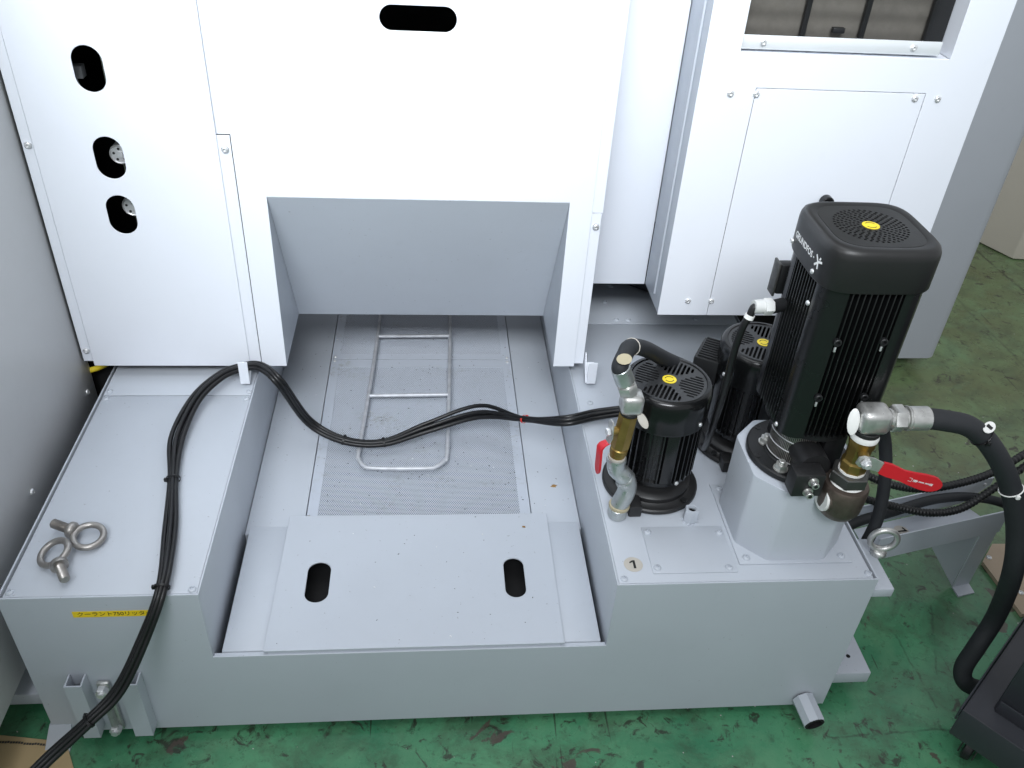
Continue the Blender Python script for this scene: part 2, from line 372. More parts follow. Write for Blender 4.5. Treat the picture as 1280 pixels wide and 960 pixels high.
# threaded socket welded on the top
p = onz(862, 650, H); bm = bmesh.new(); lathe(bm, [(.0135, 0), (.0135, .0275), (.0128, .029), (.0098, .029), (.0095, .004), (0, .004)], 6, Matrix.Translation((p.x, p.y, H)) @ Matrix.Rotation(.3, 4, 'Z'))
so = obj('threaded_socket', bm, 'tank_paint', T, smooth=30)
bm = bmesh.new(); lathe(bm, [(.0108, .0288), (.0105, .0297), (.0078, .0297), (.0074, .0290), (.0074, .010)], 28, Matrix.Translation((p.x, p.y, H))); obj('socket_rim', bm, 'tank_paint', so); bm = bmesh.new(); lathe(bm, [(.0075, .0275), (.0072, .010), (0, .010)], 24, Matrix.Translation((p.x, p.y, H))); obj('socket_bore', bm, 'void_black', so)
bm = bmesh.new()
for i in range(9):
    a = i * .7; lathe(bm, [(.0035, 0), (.0028, .0018), (0, .0025)], 8, Matrix.Translation((p.x + .0135 * cos(a), p.y + .0135 * sin(a), H)))
obj('weld_bead', bm, 'tank_paint', so)
# lifting lug on the right side
lg = obj('lifting_lug', bx(W + .0005, W + .041, .004, .125, H - .052, H - .032, bev=.002), 'tank_paint', T)
obj('lug_web', bx(W + .0005, W + .030, .055, .063, H - .13, H - .0525), 'tank_paint', lg)
# skid plates under both ends
obj('skid_plate', bx(W + .0005, W + .097, .03, .62, .022, .052, bev=.002), 'tank_paint', T)
obj('skid_plate', bx(-.135, -.0005, .05, .62, .012, .042, bev=.002), 'tank_paint', T)
for q in ((1.515, .07), (1.482, .06)):
    bm = bmesh.new(); lathe(bm, [(0, 0), (.0042, 0), (.0042, .0006), (0, .0006)], 14, Matrix.Translation((*q, .0521))); obj('bolt_hole', bm, 'void_black', T)
for x0 in (-.008, W - .05): obj('foot', bx(x0, x0 + .04, .012, .06, FZ, -.0004), 'tank_paint', T)
bm = bmesh.new(); vs = [bm.verts.new(q) for q in ((-.004, -.0005, .022), (.034, -.0005, .022), (.030, -.030, FZ), (-.014, -.030, FZ), (-.004, .03, .022), (.034, .03, .022), (.030, .03, FZ), (-.014, .03, FZ))]
for f in ((0, 1, 2, 3), (0, 3, 7, 4), (1, 5, 6, 2), (4, 5, 1, 0), (3, 2, 6, 7)): bm.faces.new([vs[i] for i in f])
obj('corner_foot', bm, 'tank_paint', T)
# drain stub
a, bq = Vector((1.403, .0, .022)), Vector((1.410, -.052, .014)); d = bq - a
bm = bmesh.new(); lathe(bm, [(.0215, 0), (.0215, d.length - .001), (.0205, d.length), (.0190, d.length), (.0190, d.length - .03), (0, d.length - .03)], 8, frame(a, d))
dr = obj('drain_stub', bm, 'tank_paint', T, smooth=20)
bm = bmesh.new(); lathe(bm, [(.0192, -.002), (.0190, .0010), (.0150, .0010), (.0145, -.020), (0, -.020)], 28, frame(bq + d.normalized() * .0005, d)); obj('drain_bore', bm, 'void_black', dr)
# guard channels of the sight gauge
def channel(x0, x1, d, z0, z1, t=.0028):
    o = [(x0, 0), (x0, -d), (x1, -d), (x1, 0), (x1 - t, 0), (x1 - t, -d + t), (x0 + t, -d + t), (x0 + t, 0)]
    bm = bmesh.new(); A = [bm.verts.new((x, y - .0006, z0)) for x, y in o]; B = [bm.verts.new((x, y - .0006, z1)) for x, y in o]
    for i in range(8): bm.faces.new((A[i], A[(i + 1) % 8], B[(i + 1) % 8], B[i]))
    for q in ((0, 1, 6, 7), (1, 2, 5, 6), (2, 3, 4, 5)):
        bm.faces.new([A[i] for i in q]); bm.faces.new([B[i] for i in q])
    return obj('guard_channel', bm, 'tank_paint', T, smooth=None)
channel(.0635, .0925, .026, .018, .169); channel(.152, .183, .026, .018, .169)
sg = obj('sight_gauge', bx(.106, .128, -.010, -.0008, .012, .152, bev=.004), 'zinc', T)
bm = bmesh.new(); rod(bm, (.117, -.014, .034), (.117, -.014, .130), .0065, 14); obj('gauge_tube', bm, 'gauge_glass', sg)
for zz in (.026, .139):
    bm = bmesh.new(); hexnut(bm, (.117, -.0105, zz), (0, -1, 0), .0105, .012); rod(bm, (.117, -.022, zz), (.117, -.027, zz), .006, 12); obj('gauge_bolt', bm, 'steel_bright', sg)
# capacity tape
yt = plate('capacity_tape', rect(.1065, .2325, .3165, .3305), [], .0004, (0, -.0006, 0), X, Z_, 'yellow_tape', T, bev=.00005)
me = text_mesh('クーラント750リッター', .0112); lay(me, (.172, -.00085, .3236), X, Z_); obj('lettering', me, 'ink_black', yt)
# slot trim strip at the foot of the recess
obj('front_lip', bx(xa + .001, xb - .001, .0032, .0085, h - .010, h - .0006), 'tank_paint', T)
# ------------------------------------------------------------------ things laid in the recess
g = 'filler plates in the tank recess'
for x0, x1, lab in ((.3215, .4005, 'narrow pale filler plate beside cover plate, below the eye bolt side'), (.911, .983, 'narrow pale filler plate beside cover plate, below the pump side')):
    o = recenter(obj('filler_plate', bx(x0, x1, .0095, .305, .150, .2055, bev=.0015), 'tank_paint')); tag(o, lab, 'plate', g)
CV = thing('cover_plate', 'flat pale cover plate with two upright slots at tank front', 'cover', (.655, .16, .207))
o = plate('cover_sheet', [(.3925 - .655, .0035 - .16), (.9165 - .655, .0035 - .16), (.9185 - .655, .327 - .16), (.3965 - .655, .329 - .16)],
      [obround(.4700 - .655, .1555 - .16, .0430, .097), obround(.8390 - .655, .1565 - .16, .0390, .097)], .003, (0, 0, .0035), X, Y_, 'tank_paint', CV)
obj('cover_flange', bx(-.255, .255, -.1555, -.153, -.03, -.0001), 'tank_paint', CV)
for x0, x1, lab in ((xa + .0012, .4235, 'long pale floor strip beside strainer screen, under the cable loop'), (.8915, xb - .0012, 'long pale floor strip between strainer screen and pump side wall')):
    o = recenter(obj('floor_strip', bx(x0, x1, .300, YB - .01, .149, .1895, bev=.001), 'tank_paint')); tag(o, lab, 'strip', 'floor strips in the tank recess')
SN = thing('strainer_screen', 'perforated grey strainer screen with bent rod handle', 'screen', (.6575, .62, .1855))
# perforated sheet: hexagonal cells, each with a real hole
def perforated(x0, x1, y0, y1, z, pitch=.0044, rr=.375):
    dy = pitch * .8660254; nx = int((x1 - x0) / pitch); ny = int((y1 - y0) / dy); R = pitch / math.sqrt(3)
    j, i = np.meshgrid(np.arange(ny), np.arange(nx), indexing='ij'); cx = x0 + pitch * (i + .5 * (j % 2) + .5); cy = y0 + dy * (j + .5)
    c = np.stack([cx.ravel(), cy.ravel()], 1); a = np.pi / 6 + np.arange(6) * np.pi / 3; u = np.stack([np.cos(a), np.sin(a)], 1)
    V = np.concatenate([c[:, None] + u * R, c[:, None] + u * pitch * rr, c[:, None] + u * pitch * rr], 1)
    z3 = np.zeros((len(c), 18, 1)); z3[:, :12] = z; z3[:, 12:] = z - .0012
    V = np.concatenate([V, z3], 2).reshape(-1, 3)
    k = np.arange(6); kn = (k + 1) % 6
    q = np.concatenate([np.stack([k, kn, kn + 6, k + 6], 1), np.stack([k + 6, kn + 6, kn + 12, k + 12], 1)])
    F = (q[None] + (np.arange(len(c)) * 18)[:, None, None]).reshape(-1, 4)
    me = bpy.data.meshes.new('perforated_sheet'); me.vertices.add(len(V)); me.vertices.foreach_set('co', V.ravel())
    me.loops.add(F.size); me.loops.foreach_set('vertex_index', F.ravel().astype(np.int32)); me.polygons.add(len(F))
    me.polygons.foreach_set('loop_start', np.arange(0, F.size, 4, dtype=np.int32)); me.update(calc_edges=True); me.validate()
    return me, cx.max() + pitch / 2, cy.max() + dy * .5
ox, oy = .6575, .62
sx0, sx1, sy0, sy1 = .4255 - ox, .8895 - ox, .310 - oy, .9165 - oy
hx0, hy0 = .446 - ox, .345 - oy
me, hx1, hy1 = perforated(hx0, .8695 - ox, hy0, .884 - oy, .003)
tag(obj('perforated_sheet', me, 'strainer_paint', SN), kind='stuff')
plate('screen_rim', rect(sx0, sx1, sy0, sy1), [rect(hx0 + .0018, hx1 - .0036, hy0 + .0012, hy1 - .0012)], .0012, (0, 0, .0034), X, Y_, 'strainer_paint', SN, bev=.0002)
me, rx1, ry1 = perforated(hx0, .8695 - ox, .938 - oy, 1.24 - oy, .0036); tag(obj('perforated_sheet', me, 'strainer_paint', SN), kind='stuff')
plate('rear_sheet', rect(sx0, sx1, .9178 - oy, YB - .02 - oy), [rect(hx0 + .0018, rx1 - .0036, .938 - oy + .0012, ry1 - .0012)], .0012, (0, 0, .0040), X, Y_, 'strainer_paint', SN, bev=.0002)
for x0 in (sx0 + .001, sx1 - .004): obj('rim_fold', bx(x0, x0 + .003, sy0 + .001, YB - .03 - oy, -.034, .002), 'tank_paint', SN)
for q in ((.434, .909), (.880, .905), (.434, .926), (.880, .924), (.430, .348), (.884, .338)): screw((q[0] - ox, q[1] - oy, .0038), SN, SC_S)
hz = .022
hp = [(.545 - ox, 1.28 - oy, hz), (.540 - ox, 1.0 - oy, hz), (.531 - ox, .75 - oy, hz), (.5205 - ox, .535 - oy, hz)]
hp += [(.5225 - ox, .505 - oy, hz), (.534 - ox, .483 - oy, hz), (.557 - ox, .474 - oy, hz), (.67 - ox, .472 - oy, hz), (.692 - ox, .478 - oy, hz), (.709 - ox, .496 - oy, hz), (.7165 - ox, .525 - oy, hz)]
hp += [(.725 - ox, .75 - oy, hz), (.732 - ox, 1.0 - oy, hz), (.737 - ox, 1.28 - oy, hz)]
hd = obj('handle', tube(bmesh.new(), spline(hp, 6), .0048, 10), 'rod_steel', SN, smooth=True)
for y, x0, x1 in ((.736, .531, .7245), (.998, .540, .732)):
    bm = bmesh.new(); rod(bm, (x0 - ox, y - oy, hz), (x1 - ox, y + .004 - oy, hz), .0048, 10); obj('crossbar', bm, 'rod_steel', hd, smooth=40)
for q in ((.5225, .56), (.717, .56), (.540, .985), (.7315, .985)):
    bm = bmesh.new(); rod(bm, (q[0] - ox, q[1] - oy, .002), (q[0] - ox, q[1] - oy, hz), .003, 8); obj('handle_post', bm, 'rod_steel', hd)

# ================================================================== machine body
MT = thing('machine_tool', 'white machine tool body with chip chute hood above the tank', 'machine', (.5, Ym, zb))
def mp(name, outline, holes, y=Ym, t=.002, mat='machine_paint', par=None, bev=.0008):
    return plate(name, [(x - .5, z - zb) for x, z in outline], [[(x - .5, z - zb) for x, z in q] for q in holes], t, (0, y - Ym, 0), X, Z_, mat, par or MT, bev)
ZT = 1.62
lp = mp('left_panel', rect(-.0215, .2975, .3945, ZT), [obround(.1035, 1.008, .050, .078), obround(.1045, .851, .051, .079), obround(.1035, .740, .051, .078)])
mp('edge_strip', rect(-.041, -.0225, .405, ZT), [], Ym + .002)
mp('seam_strip', rect(.2945, .3240, .8985, ZT), [], Ym + .006)
js = mp('seam_strip', rect(.2955, .3205, .400, .8975), [], Ym + .0035)
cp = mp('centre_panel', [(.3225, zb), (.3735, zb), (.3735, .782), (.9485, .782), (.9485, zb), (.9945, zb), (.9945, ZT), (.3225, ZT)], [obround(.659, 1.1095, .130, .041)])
mp('seam_strip', rect(.9915, 1.0165, .7605, ZT), [], Ym + .0022)
js2 = mp('seam_strip', rect(.9915, 1.0150, .400, .7595), [], Ym + .0035)
for p in ((-.0305, .871), (-.0305, .431)): screw((p[0] - .5, .001, p[1] - zb), MT, SC_M, FRONT)
screw((.3095 - .5, .0015, .872 - zb), MT, SC_M, FRONT); screw((1.0055 - .5, .0015, .731 - zb), MT, SC_M, FRONT)
def mbox(name, x0, x1, y0, y1, z0, z1, mat='machine_paint', bev=.001, par=None):
    return obj(name, bx(x0 - .5, x1 - .5, y0 - Ym, y1 - Ym, z0 - zb, z1 - zb, bev=bev), mat, par or MT)
# hood: sloped plate and two cheeks
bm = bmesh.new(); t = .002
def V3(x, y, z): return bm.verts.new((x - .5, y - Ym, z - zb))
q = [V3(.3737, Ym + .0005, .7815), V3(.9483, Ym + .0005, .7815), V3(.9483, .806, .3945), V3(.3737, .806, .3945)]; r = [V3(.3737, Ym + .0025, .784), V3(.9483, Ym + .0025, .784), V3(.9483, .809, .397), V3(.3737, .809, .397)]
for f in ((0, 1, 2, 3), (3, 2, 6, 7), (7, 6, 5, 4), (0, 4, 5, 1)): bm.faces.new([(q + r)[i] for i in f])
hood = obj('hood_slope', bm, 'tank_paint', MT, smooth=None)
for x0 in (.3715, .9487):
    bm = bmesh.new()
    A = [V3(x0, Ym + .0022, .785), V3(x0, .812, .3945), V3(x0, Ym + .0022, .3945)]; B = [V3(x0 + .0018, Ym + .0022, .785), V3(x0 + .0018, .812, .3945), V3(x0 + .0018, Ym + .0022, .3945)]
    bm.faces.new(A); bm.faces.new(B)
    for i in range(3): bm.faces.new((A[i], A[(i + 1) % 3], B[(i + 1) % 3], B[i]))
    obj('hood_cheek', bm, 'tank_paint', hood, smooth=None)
# inside of the machine: a dark closed frame behind the panels
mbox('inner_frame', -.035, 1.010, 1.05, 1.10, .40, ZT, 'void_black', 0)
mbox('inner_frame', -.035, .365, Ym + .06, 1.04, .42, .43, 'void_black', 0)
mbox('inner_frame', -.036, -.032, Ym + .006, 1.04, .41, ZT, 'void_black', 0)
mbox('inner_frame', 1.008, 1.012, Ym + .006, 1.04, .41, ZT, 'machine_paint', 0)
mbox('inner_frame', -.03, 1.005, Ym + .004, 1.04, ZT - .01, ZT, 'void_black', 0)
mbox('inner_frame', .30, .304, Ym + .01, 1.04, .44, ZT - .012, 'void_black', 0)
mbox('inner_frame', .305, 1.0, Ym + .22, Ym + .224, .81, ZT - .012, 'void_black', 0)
# fittings seen through the round-ended holes
for px, py, rr in ((150, 193, .019), (166, 258, .020)):
    p = ony(px, py, Ym + .045); bm = bmesh.new(); F = frame((p.x - .5, p.y - Ym, p.z - zb), (0, -1, 0))
    lathe(bm, [(0, -.03), (rr, -.03), (rr, 0), (rr * .88, .002), (rr * .80, .0005), (rr * .34, .0005), (rr * .30, .003), (0, .003)], 28, F)
    pg = obj('hydraulic_plug', bm, 'steel_bright', MT)
    for k in range(5):
        a = k * 2 * pi / 5 + .4; bm = bmesh.new(); lathe(bm, [(0, .0006), (rr * .13, .0006), (rr * .13, .0010), (0, .0010)], 10, F @ Matrix.Translation((rr * .57 * cos(a), rr * .57 * sin(a), 0))); obj('pin_hole', bm, 'ink_black', pg)
p = ony(98, 90, Ym + .08); mbox('terminal_block', p.x - .012, p.x + .006, p.y, p.y + .02, p.z - .012, p.z + .010, 'print_grey', .001)
bm = bmesh.new(); tube(bm, spline([(p.x - .506, p.y - Ym, p.z - zb - .01), (p.x - .501, p.y - Ym - .004, p.z - zb - .03), (p.x - .497, p.y - Ym, p.z - zb - .06)]), .0016, 6); obj('wire', bm, 'print_grey', MT)
# cable hooks
for hx, hzt in ((.2915, .430), (1.0285, .430)):
    bm = bmesh.new(); hw = .0095; t = .003
    prof = [(Ym - .001, zb + .006), (Ym - .006, zb + .004), (Ym - .034, .3765), (Ym - .040, .3765), (Ym - .040, hzt), (Ym - .037, hzt), (Ym - .037, .3800), (Ym - .033, .3800), (Ym - .004, zb + .010), (Ym - .001, zb + .012)]
    A = [bm.verts.new((hx - hw - .5, y - Ym, z - zb)) for y, z in prof]; B = [bm.verts.new((hx + hw - .5, y - Ym, z - zb)) for y, z in prof]
    n = len(prof)
    for i in range(n): bm.faces.new((A[i], A[(i + 1) % n], B[(i + 1) % n], B[i]))
    bm.faces.new(A); bm.faces.new(B); obj('cable_hook', bm, 'machine_paint', MT, smooth=None)
bm = bmesh.new(); pr = [(-.001, .432), (-.037, .3765), (-.001, .398)]
A = [bm.verts.new((1.0165 - .5, y, z - zb)) for y, z in pr]; B = [bm.verts.new((1.0188 - .5, y, z - zb)) for y, z in pr]; bm.faces.new(A); bm.faces.new(B)
for i in range(3): bm.faces.new((A[i], A[(i + 1) % 3], B[(i + 1) % 3], B[i]))
obj('hook_web', bm, 'machine_paint', MT, smooth=None)
# recessed panel right of the seam
mbox('recess_panel', 1.0125, 1.1630, .737, .740, .5230, ZT, 'machine_paint', .001)
mbox('rear_blocker', -.10, 1.86, YB + .012, YB + .030, FZ + .001, .60, 'void_black', 0)  # black sheet added behind the tank to shut out light under the machine
mbox('gap_blocker', -.30, -.004, .66, 1.30, FZ + .001, .395, 'void_black', 0)  # black block added so that the gap beside the grey cabinet reads dark
mbox('underside_blocker', 1.0125, 1.80, .742, 1.33, .528, .532, 'void_black', 0)  # black plate added over the gap to keep the rear tank top shaded

# ================================================================== right cabinet with grille
CY = .602; KC = (CY - CAM.y) / (.715 - CAM.y)          # heights and widths were read on y=.715; the front stands at y=.602
def cx_(x): return CAM.x + (x - CAM.x) * KC
def cz_(z): return CAM.z + (z - CAM.z) * KC
CX, CZ = 1.45, .455; WX, WZ = cx_(CX), cz_(CZ)
CB = thing('equipment_cabinet', 'white equipment cabinet with grille opening behind the tall pump', 'cabinet', (WX, CY, WZ))
def cplate(name, outline, holes=(), y=CY, t=.002, mat='machine_paint', par=None, bev=.0008):
    return plate(name, [(cx_(x) - WX, cz_(z) - WZ) for x, z in outline], [[(cx_(x) - WX, cz_(z) - WZ) for x, z in q] for q in holes], t, (0, y - CY, 0), X, Z_, mat, par or CB, bev)
def cbox(name, x0, x1, y0, y1, z0, z1, mat='machine_paint', bev=.001, par=None):
    return obj(name, bx(cx_(x0) - WX, cx_(x1) - WX, y0 - CY, y1 - CY, cz_(z0) - WZ, cz_(z1) - WZ, bev=bev), mat, par or CB)
VX0, VX1, VZ0 = 1.2685, 1.690, 1.0435; CR = 1.782
cplate('door_frame', [(1.199, CZ), (1.3145, CZ), (1.3145, .9765), (1.6645, .9765), (1.6645, CZ), (CR, CZ), (CR, ZT), (VX1, ZT), (VX1, VZ0), (VX0, VZ0), (VX0, ZT), (1.199, ZT)])
cplate('access_panel', rect(1.3155, 1.6635, CZ, .9755))
for q in ((1.265, .964), (1.692, .966), (1.264, .493), (1.317, .964), (1.6445, .9655), (1.3165 + .002, .493)): screw((cx_(q[0]) - WX, 0, cz_(q[1]) - WZ), CB, SC_M, FRONT)
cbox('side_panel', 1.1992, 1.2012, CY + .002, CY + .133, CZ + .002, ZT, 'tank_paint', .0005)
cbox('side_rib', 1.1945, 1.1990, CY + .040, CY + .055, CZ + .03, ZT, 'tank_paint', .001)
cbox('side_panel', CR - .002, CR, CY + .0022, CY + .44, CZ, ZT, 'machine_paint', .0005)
cbox('bottom_panel', 1.202, CR - .003, CY + .003, CY + .44, CZ + .001, CZ + .004, 'cabinet_grey', 0)
cbox('back_panel', 1.202, CR - .003, CY + .441, CY + .444, CZ, ZT, 'cabinet_grey', 0)
# grille well
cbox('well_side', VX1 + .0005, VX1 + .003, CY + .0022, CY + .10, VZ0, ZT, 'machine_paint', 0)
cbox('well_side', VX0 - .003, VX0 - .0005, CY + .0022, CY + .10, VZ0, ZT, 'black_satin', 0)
cbox('well_floor', VX0, VX1, CY + .0022, CY + .10, VZ0 - .004, VZ0 - .001, 'machine_paint', 0)
FY = CY + .052
bm = bmesh.new(); rows = []
for i in range(120):
    z = VZ0 + .004 + i * .0047; y = FY + .004 + 0.0011 * sin(i * .0047 / .036 * 2 * pi)
    rows.append([bm.verts.new((cx_(x) - WX, y - CY, cz_(z) - WZ)) for x in (VX0 + .006, 1.656)])
for A, B in zip(rows, rows[1:]): bm.faces.new((A[0], A[1], B[1], B[0]))
obj('filter_sheet', bm, 'filter', CB, smooth=True)
cbox('filter_backing', VX0 + .002, VX1 - .002, FY + .012, FY + .016, VZ0, ZT, 'void_black', 0)
for x0 in (VX0 + .001, 1.395, 1.514, 1.648): cbox('grille_bar', x0, x0 + .010, FY - .012, FY - .002, VZ0 + .002, ZT, 'black_satin', .001)
cbox('black_filler', 1.660, VX1 - .001, FY - .008, FY + .010, VZ0 + .002, ZT, 'black_satin', 0)
kp = cbox('keeper_strip', 1.2705, 1.668, CY + .006, CY + .008, VZ0 + .004, VZ0 + .030, 'keeper_zinc', .0006)
cbox('keeper_flange', 1.2705, 1.668, CY + .0085, CY + .035, VZ0 + .004, VZ0 + .006, 'keeper_zinc', .0004, kp)
for x in (1.311, 1.612): screw((cx_(x) - WX, .006, cz_(VZ0 + .017) - WZ), kp, SC_M, FRONT)
cbox('latch', 1.458, 1.482, FY - .014, FY - .003, VZ0 + .030, VZ0 + .040, 'black_satin', .001)
p = ony(1031, 250, CY); bm = bmesh.new(); rod(bm, (p.x - WX, -.001, p.z - WZ), (p.x - WX, -.018, p.z - WZ), .013, 20, .002); box(bm, p.x - WX - .016, p.x - WX + .012, -.030, -.0185, p.z - WZ - .007, p.z - WZ + .007, .003); obj('latch_knob', bm, 'black_gloss', CB)
# ================================================================== rear machine column (grey, rounded edge)
bm = bmesh.new(); o_ = rrect(1.84, 2.251, 1.16, 1.95, .035, 6)
A = [bm.verts.new((x, y, .03)) for x, y in o_]; B = [bm.verts.new((x, y, ZT)) for x, y in o_]
for i in range(len(o_)): bm.faces.new((A[i], A[(i + 1) % len(o_)], B[(i + 1) % len(o_)], B[i]))
bm.faces.new(A); bm.faces.new(B)
RC = thing('machine_column', 'plain mid grey machine housing with rounded edge behind white cabinet', 'housing', (2.04, 1.5, FZ))
o = obj('housing_shell', bm, 'rear_grey', RC); o.location = (-2.04, -1.5, -FZ)
for x0, y0 in ((1.90, 1.25), (2.16, 1.25), (1.90, 1.85), (2.16, 1.85)): obj('foot', bx(x0 - 2.04, x0 - 1.98, y0 - 1.5, y0 - 1.44, 0, .0515), 'dark_iron', RC)
# ================================================================== neighbour cabinet on the left
NB = thing('neighbour_cabinet', 'tall mid grey cabinet side left of the tank with small screws', 'cabinet', (-.3, -.2, FZ))
obj('cabinet_shell', bx(-.30, .254, -.45, .826, .122, ZT - FZ, bev=.003), 'cabinet_grey', NB)
for p in ((40, 615), (109, 490)):
    q = onx(p[0], p[1], -.046); screw((q.x + .3, q.y + .2, q.z - FZ), NB, SC_M, (0, pi / 2, 0))
for x0, y0 in ((-.28, -.4), (.06, -.4), (-.28, .72), (.06, .72)): obj('foot', bx(x0, x0 + .06, y0, y0 + .06, 0, .1215), 'dark_iron', NB)
# ================================================================== beige cabinet far right
a, bq, c = onz(1235, 310, FZ), onz(1265, 325, FZ), onz(1280, 326, FZ)
e = (a - bq).normalized(); f = (c - bq).normalized(); a = bq + e * .6; c = bq + f * .5; d_ = a + f * .5
bm = bmesh.new(); A = [bm.verts.new((q.x - bq.x, q.y - bq.y, .004)) for q in (bq, c, d_, a)]; B = [bm.verts.new((q.x - bq.x, q.y - bq.y, .9)) for q in (bq, c, d_, a)]
for i in range(4): bm.faces.new((A[i], A[(i + 1) % 4], B[(i + 1) % 4], B[i]))
bm.faces.new(A); bm.faces.new(B); bmesh.ops.bevel(bm, geom=list(bm.edges), offset=.006, segments=2, affect='EDGES', profile=.5)
BC = thing('floor_cabinet', 'small cream cabinet standing on the olive floor behind machine', 'cabinet', (bq.x, bq.y, FZ)); obj('cabinet_box', bm, 'beige_cabinet', BC)

# ================================================================== small vertical pumps
def arc_mark(par, z, r, mat, a0, a1, c=(0, 0), w_=.0016):
    bm = bmesh.new(); n = 14
    for i in range(n):
        t0, t1 = a0 + (a1 - a0) * i / n, a0 + (a1 - a0) * (i + 1) / n
        vs = [bm.verts.new((c[0] + rr * cos(t), c[1] + rr * sin(t), z)) for rr, t in ((r - w_ / 2, t0), (r + w_ / 2, t0), (r + w_ / 2, t1), (r - w_ / 2, t1))]; bm.faces.new(vs)
    return obj('arrow_mark', bm, mat, par, smooth=None)
def small_pump(label):
    t = thing('coolant_pump', label, 'pump', (0, 0, 0), 'small coolant pumps on the tank')
    bm = bmesh.new(); lathe(bm, [(0, .0004), (.088, .0004), (.0905, .003), (.0905, .009), (.088, .0115), (.078, .012), (.074, .015), (.074, .024), (.070, .028), (.060, .030), (.052, .034), (.050, .052), (0, .052)], 56)
    fl = obj('pump_flange', bm, 'black_rough', t)
    for k in range(4):
        a = rad(38 + 90 * k); bm = bmesh.new(); hexnut(bm, (.0825 * cos(a), .0825 * sin(a), .0118), Z_, .0065, .005); obj('flange_bolt', bm, 'black_satin', fl)
    bm = bmesh.new(); box(bm, -.058, -.034, -.094, -.060, .0004, .026, .003); obj('discharge_lug', bm, 'black_rough', fl)
    bm = bmesh.new(); lathe(bm, [(0, .046), (.058, .046), (.0605, .049), (.0605, .0575), (.0560, .0577), (.0560, .185), (0, .185)], 48); bd = obj('motor_body', bm, 'fin_black', t)
    bm = bmesh.new()
    for k in range(40):
        a = 2 * pi * k / 40
        if k % 10 in (0, 1): continue
        M = Matrix.Rotation(a, 4, 'Z'); n0 = len(bm.verts); box(bm, .0555, .0665, -.0012, .0012, .058 + .004 * (k % 2), .186)
        bm.verts.ensure_lookup_table()
        for v in bm.verts[n0:]: v.co = M @ v.co
    for k in (0, 10, 20, 30):
        M = Matrix.Rotation(2 * pi * (k + .5) / 40, 4, 'Z'); n0 = len(bm.verts); box(bm, .052, .0655, -.011, .011, .060, .184, .003); bm.verts.ensure_lookup_table()
        for v in bm.verts[n0:]: v.co = M @ v.co
    obj('cooling_fins', bm, 'fin_black', bd, smooth=30)
    # fan cover: skirt + grille with cut slots
    bm = bmesh.new(); lathe(bm, [(.0665, .176), (.0695, .176), (.0700, .180), (.0700, .2005), (.0706, .203), (.0706, .228), (.0702, .237), (.0675, .243), (.0640, .2455), (.0605, .2458), (.0595, .2445), (.0585, .2425), (.0585, .238), (.066, .236), (.0665, .176)], 64)
    fc = obj('fan_cover', bm, 'black_gloss', t)
    holes = []
    for q in range(4):
        th = rad(62 + 90 * q); u = (cos(th), sin(th)); n_ = (-sin(th), cos(th))
        for k in range(-5, 6):
            off = k * .0068; r0 = max(.0165, abs(off) * 1.0 + .0075); r1 = math.sqrt(.0545 ** 2 - off ** 2)
            if r1 - r0 < .007: continue
            pts = obround((r0 + r1) / 2, off, r1 - r0, .0041, 3); holes.append([(u[0] * a + n_[0] * b, u[1] * a + n_[1] * b) for a, b in pts])
    gr = plate('fan_grille', circ(0, 0, .0592, 56), holes, .0022, (0, 0, .2436), X, Y_, 'grille_black', fc, bev=.0003)
    bm = bmesh.new(); lathe(bm, [(0, .218), (.058, .218), (.058, .2185), (0, .2185)], 32); fan = obj('fan_disc', bm, 'void_black', fc)
    bm = bmesh.new(); lathe(bm, [(0, 0), (.0125, 0), (.0125, .0006), (0, .0006)], 32, Matrix.Translation((0, 0, .2440))); st = obj('rotation_sticker', bm, 'yellow_mark', t)
    arc_mark(st, .2448, .0075, 'ink_black', rad(20), rad(160)); arc_mark(st, .2448, .0075, 'ink_black', rad(200), rad(340))
    for a in (rad(-50), rad(60), rad(200)): screw((.0780 * cos(a), .0780 * sin(a), .190), t, SC_S, (0, pi / 2, a), 'cover_screw')
    for a in (rad(-68),): screw((.0742 * cos(a), .0742 * sin(a), .060), t, SC_S, (0, pi / 2, a), 'cover_screw')
    K = 1.115
    for ch in (bd, fc, *bd.children, *[c for c in fc.children if c.name.startswith(('fan_grille', 'fan_disc'))]): ch.data.transform(Matrix.Diagonal((K, K, 1, 1)))
    return t
sp = small_pump('small black pump with round slotted cap and piped ball valve beside it')
sp.location = (1.0965, .251, H + .0002)
sp2 = copy_tree(sp); sp2.location = (1.305, .369, H + .0002); sp2['label'] = 'small black pump half hidden behind tall pump, ribbed terminal box showing'
def terminal_box(par, ang, z0):
    M = Matrix.Rotation(ang, 4, 'Z')
    def tr(bm):
        for v in bm.verts: v.co = M @ v.co
        return bm
    b = obj('terminal_box', tr(bx(.066, .116, -.040, .040, z0, z0 + .052, bev=.004)), 'black_satin', par)
    bm = bmesh.new()
    for k in range(9): box(bm, .072, .110, -.036 + k * .0085, -.0325 + k * .0085, z0 + .052, z0 + .056, .001)
    obj('lid_rib', tr(bm), 'black_satin', b)
    bm = bmesh.new(); hexnut(bm, (.085, -.040, z0 + .026), (0, -1, 0), .014, .012); obj('cable_gland', tr(bm), 'print_grey', b)
    obj('rating_plate', tr(bx(.0582, .100, -.0412, -.0404, z0 + .046, z0 + .050)), 'print_grey', b)
    return b
terminal_box(sp2, rad(150), .145); terminal_box(sp, rad(78), .125)
bpy.context.view_layer.update()

